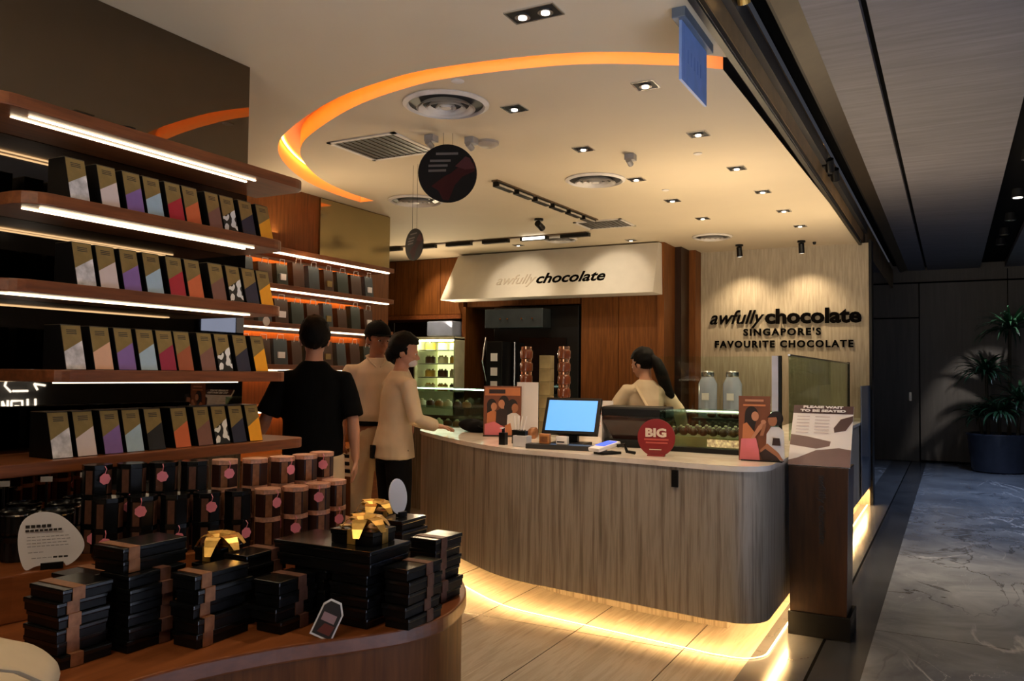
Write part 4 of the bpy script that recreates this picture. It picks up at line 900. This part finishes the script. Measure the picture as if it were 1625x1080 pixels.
front_c = [(-2.585,1.865,'k'),(-2.525,1.955,'k'),(-2.465,2.045,'k'),(-2.405,2.135,'k'),(-2.345,2.225,'k'),(-2.285,2.315,'c'),(-2.245,2.42,'c'),(-2.23,2.53,'c'),(-2.24,2.64,'c')]
back_c = [(-2.70,1.90,'k'),(-2.64,1.995,'k'),(-2.58,2.085,'k'),(-2.52,2.175,'k'),(-2.46,2.265,'b'),(-2.40,2.36,'c'),(-2.36,2.465,'c'),(-2.345,2.58,'c'),(-2.36,2.70,'c')]
ni = {'k':'black','c':'copper topped','b':'brown'}
for ri,(lst,nlev,rn) in enumerate(((front_c,2,'front'),(back_c,3,'back'))):
    for i,(x,y,c) in enumerate(lst):
        for k in range(nlev):
            nlev_ = nlev
            body = drum_dark if c=='k' else drum_brown; lidm = gift_edge if c=='k' else copper_lid
            hexbox(x,y,.801+k*.103,.0505,.103,body,lidm,'%s round gift box%s, %s in %s column, %s row'%(ni[c],' with pink tag' if (i+k)%2==0 else '',['lowest','second','third'][k] if k<nlev_-1 else 'topmost',NTH[i],rn),(1+(i*2+k)%3*.5) if (i+k)%2==0 else 0,.1*i,'%s round gift boxes on the wood step'%ni[c])
# ---- round glass-lid pots at left
pot_m = P('ribbed_black_pot',(.004,.004,.005),.25); 
for i,(x,y) in enumerate(((-2.93,1.62),(-2.80,1.68),(-2.70,1.75),(-2.93,1.78),(-2.82,1.86),(-2.90,1.97))):
    for k in range(2):
        t = T('round_pot','black ribbed round pot with shiny rim, %s level, %s behind the big card'%(['lower','upper'][k],NTH[i]),'pot',(x,y,.801+k*.085),group='ribbed black pots behind the oval card')
        rs=[]
        for r_,z in ((.048,0),(.052,.01),(.052,.065)): rs.append([Vector((r_*(1+.03*math.cos(j*PI))*math.cos(2*PI*j/32),r_*(1+.03*math.cos(j*PI))*math.sin(2*PI*j/32),z)) for j in range(32)])
        g=G(); g.rings(rs); g.obj('bowl', pot_m, t)
        G().lathe([(.055,.065),(.056,.082),(.05,.085),(.048,.078),(.012,.076)],seg=28,cap=True).obj('lid', P_clearlid if 'P_clearlid' in globals() else gift_edge, t, smooth=True)
        if k==1: G().lathe([(.0530,.066),(.0575,.068),(.0575,.072),(.0530,.074)],seg=28,cap=False).obj('rim', chrome, t)
for i in range(4):
    t = T('price_flag','small white price flag on a black clip behind the ribbed pots, %s from the left'%NTH[i],'price flag',(-3.025,1.60+i*.16,.801),rz=.9,group='small price flags'); G().box(-.004,-.004,0,.004,.004,.24).obj('stem', black, t); G().box(-.02,-.006,.22,.02,-.004,.24).obj('flag', white, t); G().box(-.02,-.02,0,.02,.02,.004).obj('base', black, t)
t = T('candle_jar','dark round jar with a flat brass lid at the left edge','jar',(-2.96,1.30,.801)); G().lathe([(.07,0),(.075,.01),(.075,.15)],seg=30).obj('body', P('dark_blue_jar',(.012,.014,.025),.2), t, smooth=True); G().lathe([(.078,.15),(.078,.165),(.07,.172)],seg=30).obj('lid', P('brass_lid',(.45,.36,.17),.3,.8), t, smooth=True)
t = T('carton_row','grey carton standing at the back of the wood step under the lowest shelf','carton',(-3.0,1.95,.801)); 
t.location=(-3.02,1.44,.801); G().box(-.03,-.02,0,.03,.14,.20).obj('body', P('grey_carton',(.09,.09,.10),.5), t, bev=.003)
# ---- cards
t = T('info_card','large white rounded information card in front of the ribbed pots at left','card',(-2.585,1.665,.801),rz=1.0)
card = spline([(-.075,.0),(-.095,.08),(-.085,.15),(-.04,.178),(.02,.165),(.075,.11),(.095,.06),(.075,.02),(.045,.0),(.03,.012),(-.04,.006)],5)
G().prism(card,-.0015,.0015,Matrix(((1,0,0,0),(0,0,1,0),(0,1,0,.005),(0,0,0,1)))).obj('sheet', white, t)
G().box(-.03,-.012,0,.035,.012,.02).obj('clip', black, t)
sh=[]
for k,(x0,x1,z,h_,m) in enumerate(((-.075,.0,.135,.009,ink),(-.075,.03,.123,.007,ink),(-.07,.05,.105,.0025,grey_ink),(-.07,.055,.096,.0025,grey_ink),(-.07,.045,.087,.0025,grey_ink),(-.068,.05,.078,.0025,grey_ink),(-.065,-.02,.06,.0025,grey_ink),(-.055,.005,.042,.0025,grey_ink),(.005,.05,.040,.006,ink))):
    n_=max(1,int((x1-x0)/.013)); 
    for j in range(n_): a=x0+(x1-x0)*j/n_; sh.append(([(a,z),(a+(x1-x0)/n_*.8,z),(a+(x1-x0)/n_*.8,z+h_),(a,z+h_)],m))
prints('printed_text',sh,t)
t = T('oval_card','white oval card on a black clip above the rear right stack','card',(-1.935,2.69,zK),rz=1.40)
M_=Matrix.Rotation(-.25,4,'Y')@Matrix(((1,0,0,0),(0,0,1,0),(0,1,0,.02),(0,0,0,1)))
G().prism([(x,z+.065) for x,z in ellp(0,0,.048,.072,28)],-.0015,.0015,M_).obj('sheet', white, t); G().box(-.02,-.012,0,.02,.012,.02).obj('clip', black, t)
g=G(); [g.poly([M_@Vector((x,z,.002)) for x,z in ((-.02,.085+k*.012),(.02,.085+k*.012),(.02,.089+k*.012),(-.02,.089+k*.012))]) for k in range(3)]; g.obj('printed_text', grey_ink, t)
t = T('small_card','small black card with white outline leaning before the fifth front stack','card',(-1.675,1.925,.652),rz=.55)
t.rotation_euler=(-.15,.42,.55)
pp=[(-.035,0),(.035,0),(.035,.085),(.015,.115),(-.02,.115),(-.035,.095)]
MX=Matrix(((1,0,0,0),(0,0,1,0),(0,1,0,0),(0,0,0,1)))
G().prism(pp,-.0015,.0015,MX).obj('sheet', white, t); prints('print',[([(x*.86,.006+z*.9) for x,z in pp],ink),([(-.022,.05),(.02,.05),(.02,.075),(-.022,.075)],P('card_mauve',(.35,.22,.24),.5)),([(-.018,.015),(.022,.015),(.026,.045),(-.006,.045)],P('card_red_brown',(.14,.03,.02),.5))],t)
# ---- beige cloth bag bottom-left
g = G(); g.ell((0,0,.085),(.29,.22,.095),40,24)
for v in g.bm.verts:
    n_=noise.noise(v.co*4.5); n2=noise.noise(v.co*13+Vector((5,0,0))); v.co.x*=1+.13*n_; v.co.y*=1+.13*n_; v.co.z=max(0,v.co.z*(1+.10*n_)+.012*n2)
t = T('cloth_bag','beige cloth bag slumped at the bottom left corner of the display table','bag',(-2.00,1.02,.652),rz=.3)
g.obj('body', beige_cloth, t, smooth=True); G().tube([(.1,-.1,.17),(.18,-.13,.20),(.25,-.04,.16),(.27,.04,.10)],.018,8,.35).obj('strap', beige_cloth, t, smooth=True)

# ------------------------------------------------------------------ shopfront opposite (seen in the mirror)
t = T('neon_sign','white neon tube sign on the shopfront opposite, reflected in the mirror','neon sign',(2.94,0,0))
S_=[[(5.34,1.52),(5.64,1.53)],[(5.36,1.46),(5.63,1.46)],[(5.64,1.53),(5.65,1.33)],[(5.43,1.4),(5.43,1.3)],[(5.39,1.4),(5.35,1.25),(5.42,1.18)],[(5.49,1.39),(5.59,1.39),(5.59,1.3)],[(5.44,1.19),(5.61,1.19)],[(5.68,1.27),(5.81,1.25)],[(5.68,1.27),(5.72,1.2)],
    [(5.33,1.08),(5.34,.94)],[(5.33,1.08),(5.39,.94)],[(5.39,1.09),(5.39,.94)],[(5.43,1.08),(5.55,1.08),(5.56,.92),(5.43,.93),(5.43,1.08)],[(5.47,1.02),(5.51,1.02),(5.52,.96)],[(5.61,1.1),(5.62,.9)],[(5.61,1.0),(5.69,1.0)],[(5.70,1.1),(5.71,.9)]]
neon = E('white_neon',(.9,.95,1.0),5.5)
for s in S_: G().tube([(0,y,z) for y,z in s],.012,8).obj('tube', neon, t)
t = T('menu_screen','blue white lit screen high on the shopfront opposite','screen',(2.95,0,0)); G().box(-.03,7.95,1.97,.04,8.95,2.26).obj('frame', black, t); G().box(-.034,8.0,2.0,-.031,8.62,2.23).obj('panel', E('blue_white_screen',(.40,.55,1.0),1.6), t); G().box(-.034,8.64,2.0,-.031,8.9,2.23).obj('side_panel', E('grey_white_screen',(.5,.5,.55),.35), t)
for k,(y,z) in enumerate(((5.3,3.0),(6.4,2.7),(4.9,2.2))):
    t = T('shopfront_lamp','small white lamp on the shopfront opposite, %s'%['near the ceiling','further along','lower down'][k],'lamp',(2.96,y,z)); G().box(-.03,-.09,-.012,0,.09,.012).obj('tube', neon, t); G().box(-.001,-.1,-.02,.03,.1,.02).obj('bracket', black, t)

# ------------------------------------------------------------------ potted plant
pot_t = T('potted_palm','large dark blue grey pot with spiky leaved palms at the corridor end','potted plant',(.62,14.9,0))
G().lathe([(.33,0),(.36,.02),(.42,.56),(.44,.58),(.44,.60),(.40,.60),(.39,.54),(.02,.54)],seg=48).obj('pot', P('blue_grey_pot',(.035,.042,.065),.25), pot_t, smooth=True)
G().lathe([(.0,.52),(.39,.545)],seg=24).obj('soil', black_matte, pot_t)
leaf_m = P('dark_green_leaf',(.018,.06,.025),.38,noise_amt=.4,nscale=5)
def rosette(c, n, L, seed, up=.5):
    rnd=random.Random(seed); g=G(); c=Vector(c)
    for k in range(n):
        a=rnd.uniform(0,2*PI); el=rnd.uniform(.05,1.35)*up*1.7; l=L*rnd.uniform(.7,1.1); d_=Vector((math.cos(a),math.sin(a),0)); n_=Vector((-d_.y,d_.x,0)); w0=.017+.010*rnd.random()
        P_=[]
        for q in range(7):
            u=q/6; e_=el-u*u*rnd.uniform(.9,1.2)*1.1; P_.append((e_,u))
        p=c.copy(); prev=[]
        for q,(e_,u) in enumerate(P_):
            if q: p=p+(d_*math.cos(e_)+Vector((0,0,math.sin(e_))))*l/6
            w1=w0*math.sin(PI*(.15+.85*u))+.001; prev.append((p-n_*w1+Vector((0,0,.3*w1)),p.copy(),p+n_*w1+Vector((0,0,.3*w1))))
        for q in range(6):
            A,B=prev[q],prev[q+1]; g.poly([A[0],A[1],B[1],B[0]]); g.poly([A[1],A[2],B[2],B[1]])
    return g
stem_m = P('plant_stem',(.07,.055,.03),.7)
for k,(x,y,h_,n,L) in enumerate(((-.12,.0,1.05,70,.60),(.16,.10,1.75,75,.65),(.02,-.16,.45,60,.55),(.26,-.08,.62,60,.58),(-.20,.1,.35,45,.5))):
    s_ = G().tube([(x,y,.5),(x*1.1,y,.5+h_*.5),(x*1.2,y,.5+h_)],[.03,.025,.02]).obj('stem', stem_m, pot_t)
    rosette((x*1.2,y,.48+h_),n,L,k+3).obj('foliage', leaf_m, pot_t)

# ------------------------------------------------------------------ people
def remeshed(g, name, mat, parent, vox, smooth_it=4, wr=0.0):
    me = bpy.data.meshes.new('tmp'); bmesh.ops.recalc_face_normals(g.bm, faces=g.bm.faces); g.bm.to_mesh(me); g.bm.free(); o = bpy.data.objects.new('tmp', me); COL.objects.link(o)
    m = o.modifiers.new('r','REMESH'); m.mode='VOXEL'; m.voxel_size=vox; m.use_smooth_shade=True
    s = o.modifiers.new('s','SMOOTH'); s.factor=.5; s.iterations=smooth_it
    new = evalmesh(o); bpy.data.objects.remove(o); bpy.data.meshes.remove(me); new.name=name
    new.materials.clear(); new.materials.append(mat)
    if wr:
        for v in new.vertices:
            c=v.co; n1=noise.noise(Vector((c.x*9,c.y*9,c.z*5))); n2=noise.noise(Vector((c.x*22+3,c.y*22,c.z*11))); v.co = c + v.normal*wr*(n1+.5*n2)
    for p in new.polygons: p.use_smooth=True
    r = bpy.data.objects.new(name,new); COL.objects.link(r); r.parent=parent; return r
def lerp(a,b,t): return Vector(a)*(1-t)+Vector(b)*t
def hand(g, wrist, d, up, s=1, curl=.5, left=True):
    """palm plus five bent fingers; d = pointing direction, up = back-of-hand normal"""
    d=Vector(d).normalized(); up=Vector(up); up=(up-d*up.dot(d)).normalized(); side=d.cross(up)*(1 if left else -1); w=Vector(wrist)
    g.rings([[w+d*u+side*sx*math.cos(a)+up*sz*math.sin(a) for a in [2*PI*k/10 for k in range(10)]] for u,sx,sz in ((-.01,.024,.018),(.03,.034,.016),(.07,.040,.014),(.09,.038,.012))])
    for k,(o_,L) in enumerate(((-.030,.068),(-.010,.077),(.011,.072),(.031,.057))):
        b0=w+d*.082+side*o_; c1=curl*(.7+.1*k)
        p1=b0+(d*math.cos(c1*.5)-up*math.sin(c1*.5))*L*.42; p2=p1+(d*math.cos(c1*1.3)-up*math.sin(c1*1.3))*L*.33; p3=p2+(d*math.cos(c1*1.9)-up*math.sin(c1*1.9))*L*.25
        g.tube([b0-d*.02,b0,p1,p2,p3],[.009,.0092,.0085,.0078,.0062],8)
    b0=w+d*.03-side*.028; p1=b0+(d*.6-side*.75-up*.25).normalized()*.038; p2=p1+(d*.9-side*.25-up*.35).normalized()*.032; g.tube([b0+side*.012,b0,p1,p2],[.012,.0115,.010,.0078],8)
def person(label, loc, f, H, arms, headyaw=0, headpitch=0, skinm=skin, top=None, bottom=None, hair=None, lean=0.0, extras=None, female=False, group=None, legs=None):
    """f = facing direction in the plan; arms = ((elbowL,wristL,dirL,upL),(elbowR,...)) in metres for a 1.75 m body, x = own right, y = forward"""
    k=H/1.75; rz=math.atan2(-f[0],f[1])
    t=T('person',label,'person',loc,rz); sc=Matrix.Scale(k,4); wsh=.165 if female else .185
    def bend(p):  # lean the torso forwards about the hips
        p=Vector(p); 
        if p.z>.95: q=p.z-.95; p=Vector((p.x,p.y+q*math.sin(lean),.95+q*math.cos(lean)))
        return p
    g=G()
    tw=.9 if female else 1
    g.rings([[bend((cx_+rx*math.cos(a),cy_+ry*math.sin(a),z)) for a in [2*PI*j/20 for j in range(20)]] for z,rx,ry,cx_,cy_ in ((.84,.13,.10,0,0),(.92,.165,.115,0,0),(1.05,.135*tw,.10,0,0),(1.18,.145*tw,.105,0,.005),(1.32,.16*tw,.112,0,.0),(1.39,.140*tw,.085,0,-.01),(1.44,.085,.065,0,-.01),(1.50,.058,.055,0,-.005))])
    g.tube([bend((0,-.005,1.44)),bend((0,.0,1.52)),bend((0,.012,1.60))],[.060,.054,.052],16)
    # head with its own yaw and pitch about the neck top
    c0=bend((0,.005,1.545)); HM=Matrix.Translation(c0)@Matrix.Scale(1.10,4)@Matrix.Rotation(headyaw,4,'Z')@Matrix.Rotation(headpitch,4,'X')
    hp=lambda x,y,z: HM@Vector((x,y,z))
    def hell(c,r): g.ell(c,r,20,14,HM)
    hell((0,-.005,.105),(.074,.092,.094)); hell((0,.028,.040),(.056,.066,.062)); hell((0,.062,.008),(.026,.028,.022)); hell((0,.045,.075),(.062,.048,.050))
    g.tube([hp(0,.082,.082),hp(0,.104,.054),hp(0,.110,.044)],[.009,.012,.010],8); hell((.011,.094,.043),(.009,.009,.007)); hell((-.011,.094,.043),(.009,.009,.007))
    hell((0,.078,.022),(.022,.014,.006)); hell((0,.076,.013),(.019,.014,.006))
    for s in (-1,1): hell((s*.074,-.005,.070),(.010,.020,.032)); hell((s*.030,.076,.098),(.022,.014,.008)); hell((s*.032,.070,.060),(.020,.018,.018))
    LG=legs or (((-.09,0,.88),(-.10,.02,.48),(-.11,-.02,.08)),((.09,0,.88),(.10,.02,.48),(.11,-.02,.08)))
    for (hip,kn,an) in LG:
        g.tube([hip,lerp(hip,kn,.4),lerp(hip,kn,.85),kn,lerp(kn,an,.3),lerp(kn,an,.8),an],[.085,.078,.056,.052,.055,.038,.036],14)
        g.rings([[Vector((an[0]+sx*math.cos(a),an[1]+y_,zc+sz*math.sin(a))) for a in [2*PI*j/12 for j in range(12)]] for y_,sx,sz,zc in ((-.06,.03,.03,.035),(0,.038,.045,.05),(.09,.045,.03,.03),(.17,.03,.015,.018))])
    for s,(el,wr,dr,up) in zip((-1,1),arms):
        sh=bend((s*wsh,-.005,1.385)); el=Vector(el); wr=Vector(wr)
        g.tube([lerp(sh,(s*.08,0,1.38),.6),sh,lerp(sh,el,.35),lerp(sh,el,.85),el,lerp(el,wr,.3),lerp(el,wr,.8),wr],[.05,.053,.047,.040,.038,.040,.029,.025],12)
        hand(g,wr,dr,up,left=(s<0))
    for v in g.bm.verts: v.co=v.co*k
    remeshed(g,'body',skinm,t,.0065,3)
    # eyes
    for s in (-1,1):
        e=G(); e.ell((s*.031,.083,.078),(.012,.006,.006),12,8,HM); e.mi=1; e.ell((s*.031,.088,.078),(.006,.003,.0055),10,6,HM)
        for v in e.bm.verts: v.co=v.co*k
        e.obj('eye',[white,hair_m],t,smooth=True)
    if hair: hair(t,HM,k)
    def garment(name,fn,m,vox=.010,sm=5,wr=.0045):
        g=G(); fn(g)
        for v in g.bm.verts: v.co=v.co*k
        return remeshed(g,name,m,t,vox,sm,wr)
    A=dict(bend=bend,arms=arms,wsh=wsh,legs=LG,HM=HM,k=k,t=t,garment=garment,female=female)
    if bottom: bottom(A)
    if top: top(A)
    if extras: extras(A)
    return t
def torso_rings(g,A,prof):
    g.rings([[A['bend']((rx*math.cos(a),oy+ry*math.sin(a),z)) for a in [2*PI*j/24 for j in range(24)]] for z,rx,ry,oy in prof])
def sleeves(g,A,upto,r0,r1,flare=1.0):
    for s,(el,wr,dr,up) in zip((-1,1),A['arms']):
        sh=A['bend']((s*A['wsh'],-.005,1.385)); el=Vector(el); wr=Vector(wr)
        pts=[lerp(sh,(s*.06,0,1.385),.7),sh]; rad=[.060,r0]
        if upto<=1: pts+=[lerp(sh,el,upto*.5),lerp(sh,el,upto)]; rad+=[(r0+r1)/2,r1*flare]
        else: pts+=[lerp(sh,el,.5),el,lerp(el,wr,(upto-1)*.5),lerp(el,wr,upto-1)]; rad+=[(r0*.6+r1*.4),(r0*.4+r1*.6)*1.02,r1*1.03,r1]
        g.tube(pts,rad,14)
def trousers(m,wr_=.09,width=1.0,cuff=.10,name='trousers'):
    def f(A):
        def fn(g):
            torso_rings(g,A,[(.80,.15*width,.12,0),(.88,.18*width,.128,0),(.95,.160*width,.118,0),(.99,.140*width,.105,0)])
            for hip,kn,an in A['legs']:
                e=lerp(kn,an,.93); g.tube([Vector(hip)+Vector((0,0,.03)),lerp(hip,kn,.4),kn,lerp(kn,an,.5),e],[.105*width,.102*width,.082*width,.078*width,.076*width],16)
        A['garment'](name,fn,m)
        def sf(g):
            for hip,kn,an in A['legs']:
                g.rings([[Vector((an[0]+sx*math.cos(a),an[1]+y_,max(0.001,zc+sz*math.sin(a)))) for a in [2*PI*j/14 for j in range(14)]] for y_,sx,sz,zc in ((-.085,.03,.03,.035),(-.05,.042,.045,.045),(.03,.046,.045,.045),(.11,.052,.03,.03),(.19,.035,.02,.02))])
        A['garment']('shoes',sf,black,.008,3,0)
    return f
def short_hair(lift=.0,fringe=.115,full=1.0):
    def f(t,HM,k):
        g=G(); g.ell((0,-.012,.112+lift),(.084*full,.104*full,.102*full),32,22)
        for v in g.bm.verts:
            c=v.co; n_=noise.noise(c*60)*.004; v.co=c*(1+lift*0)+Vector((noise.noise(c*38+Vector((3,0,0)))*.010,noise.noise(c*38)*.010,n_+abs(noise.noise(c*45))*.012*(1 if c.z>.12 else 0)))
            if c.y>.030 and c.z<fringe+.02: v.co=Vector((c.x*.80,c.y*.62,c.z))
            elif c.y>-.01 and c.z<.06: v.co=Vector((c.x*.8,c.y,c.z))
            if c.z<.035: v.co.x*=.8; v.co.y*=.85
        for v in g.bm.verts: v.co=(HM@v.co)*k
        g.obj('hair',hair_m,t,smooth=True)
    return f
# man in black tee, back to camera
def tee(A):
    def fn(g):
        torso_rings(g,A,[(.905,.188,.143,0),(.98,.190,.145,0),(1.12,.185,.140,0),(1.28,.188,.140,0),(1.35,.190,.125,-.005),(1.40,.165,.106,-.01),(1.44,.122,.092,-.01),(1.475,.095,.08,-.01),(1.50,.068,.066,-.008)])
        sleeves(g,A,.92,.066,.074,1.03)
    A['garment']('tee_shirt',fn,tee_m,wr=.007)
person('man seen from behind in a black tee and beige trousers reaching to the shelf',(-3.575,4.00,0),(-.55,.83),1.77,
    (((-.285,-.02,1.14),(-.35,.14,1.02),(-.3,.9,-.1),(0,.1,1)),((.250,-.03,1.13),(.265,.03,.88),(0,.15,-1),(1,0,0))),
    headyaw=.12,headpitch=-.05,skinm=skin,top=tee,bottom=trousers(khaki_cloth,width=1.05),hair=short_hair(.003,.13,1.03))
# man in cap and cream shirt
def shirt(A):
    def fn(g):
        torso_rings(g,A,[(1.01,.158,.122,0),(1.06,.178,.138,0),(1.10,.176,.135,0),(1.28,.188,.135,0),(1.38,.190,.118,-.005),(1.43,.155,.10,-.01),(1.475,.09,.078,-.01),(1.495,.07,.068,-.006)])
        sleeves(g,A,.85,.075,.078,1.05)
    A['garment']('shirt',fn,cream_cloth)
    def cn(g):
        for s in (-1,1): g.tube([A['bend']((s*.01,.085,1.42)),A['bend']((s*.05,.065,1.46)),A['bend']((s*.075,.0,1.50)),A['bend']((s*.03,-.07,1.515)),A['bend']((0,-.075,1.515))],[(.016,.006),(.02,.007),(.02,.007),(.018,.007),(.018,.007)],8)
    A['garment']('collar',cn,cream_cloth,.006,2,0)
    def bn(g): torso_rings(g,A,[(.985,.170,.128,0),(1.022,.166,.126,0)])
    A['garment']('belt',bn,black_cloth,.008,1,0)
def cap(t,HM,k):
    short_hair(0,.09,.97)(t,HM,k)
    g=G(); g.ell((0,-.006,.118),(.087,.105,.090),28,20)
    for v in g.bm.verts:
        if v.co.z<.115: v.co.z=.115+(v.co.z-.115)*.18
    for v in g.bm.verts: v.co=(HM@v.co)*k
    c=g.obj('cap',black_cloth,t,smooth=True)
    g=G(); g.prism([(-.07,.06),(-.055,.12),(-.02,.155),(.02,.155),(.055,.12),(.07,.06)],.112,.118)
    for v in g.bm.verts: v.co=(HM@v.co)*k
    g.obj('brim',black_cloth,c)
def pouch(A):
    g=G(); g.ell((-.17,.08,.90),(.03,.03,.07),12,10)
    for v in g.bm.verts: v.co=v.co*A['k']
    g.obj('belt_pouch',black_cloth,A['t'],smooth=True)
person('man in a black cap, cream collared shirt and beige trousers facing the shoppers',(-4.02,5.22,0),(.72,-.69),1.83,
    (((-.27,-.02,1.16),(-.25,.10,.93),(0,.2,-1),(-1,0,0)),((.27,-.02,1.16),(.25,.10,.93),(0,.2,-1),(1,0,0))),
    headyaw=.35,headpitch=-.12,skinm=skin_tan,top=shirt,bottom=trousers(khaki_cloth,width=.95),hair=cap,extras=pouch)
# woman in beige jacket at the counter end
def jacket(A):
    def fn(g):
        torso_rings(g,A,[(.83,.200,.160,-.005),(.93,.190,.150,-.005),(1.0,.168,.135,-.003),(1.08,.150,.122,0),(1.20,.155,.125,.005),(1.31,.170,.130,.005),(1.38,.170,.112,0),(1.43,.140,.095,-.01),(1.475,.085,.075,-.01),(1.49,.068,.066,-.008)])
        sleeves(g,A,1.88,.068,.050)
    A['garment']('jacket',fn,beige_cloth,wr=.007)
    g=G()
    g.box(-.025,-.176,.832,.025,-.150,.93)
    for v in g.bm.verts: v.co=A['bend'](v.co)*A['k']
    g.obj('back_vent',black_cloth,A['t'])
def bun_hair(t,HM,k):
    short_hair(.004,.125,1.05)(t,HM,k)
    g=G(); g.ell((0,-.088,.055),(.052,.042,.060),18,14)
    for v in g.bm.verts: v.co=(HM@(v.co+Vector((0,0,.004*noise.noise(v.co*50)))))*k
    g.obj('low_bun',hair_m,t,smooth=True)
def mask(A):
    g=G(); g.ell((0,.050,.020),(.046,.053,.036),20,14)
    for v in g.bm.verts: v.co=(A['HM']@v.co)*A['k']
    g.obj('face_mask',P('mask_white',(.62,.60,.62),.7),A['t'],smooth=True)
person('woman in a beige jacket and black trousers leaning hands on the counter end',(-3.66,4.97,0),(.50,.86),1.72,
    (((-.22,.12,1.16),(-.08,.36,1.06),(.2,.95,-.05),(0,.1,1)),((.26,.06,1.13),(.19,.27,1.07),(-.1,.95,-.1),(0,.1,1))),
    headyaw=-.55,headpitch=-.16,skinm=skin,top=jacket,bottom=trousers(black_cloth,width=.98),hair=bun_hair,lean=.10,extras=mask,female=True)
# woman behind the counter
def pony(t,HM,k):
    short_hair(.004,.125,1.03)(t,HM,k)
    g=G(); g.tube([HM@Vector((0,-.09,.12)),HM@Vector((.01,-.125,.06)),HM@Vector((.03,-.135,-.04)),HM@Vector((.07,-.12,-.15)),HM@Vector((.11,-.12,-.25)),HM@Vector((.12,-.12,-.32))],[.03,.05,.056,.052,.036,.008],14)
    for v in g.bm.verts: v.co=(v.co+Vector((.006*noise.noise(v.co*40),0,0)))*k
    g.obj('ponytail',hair_m,t,smooth=True)
def back_sash(A):
    g=G()
    pts=[A['bend'](p) for p in ((-.11,-.115,1.44),(-.03,-.145,1.28),(.08,-.15,1.12),(.15,-.13,1.0))]
    g.tube(pts,[(.03,.006)]*4,8)
    for v in g.bm.verts: v.co=v.co*A['k']
    g.obj('apron_strap',khaki_cloth,A['t'])
    def bn(g): torso_rings(g,A,[(.84,.19,.15,-.005),(.93,.178,.142,-.005)])
    A['garment']('apron',bn,wine_cloth,.01,1,0)
person('woman with a long dark ponytail in a cream jacket working behind the counter',(-2.26,6.62,0),(-.50,.87),1.66,
    (((-.30,.05,1.20),(-.33,.26,1.02),(0,.9,-.2),(0,.1,1)),((.30,.02,1.19),(.37,.16,.99),(.1,.9,-.3),(0,.1,1))),
    headyaw=.75,headpitch=-.28,skinm=skin,top=jacket,bottom=trousers(black_cloth),hair=pony,lean=.14,extras=back_sash,female=True)
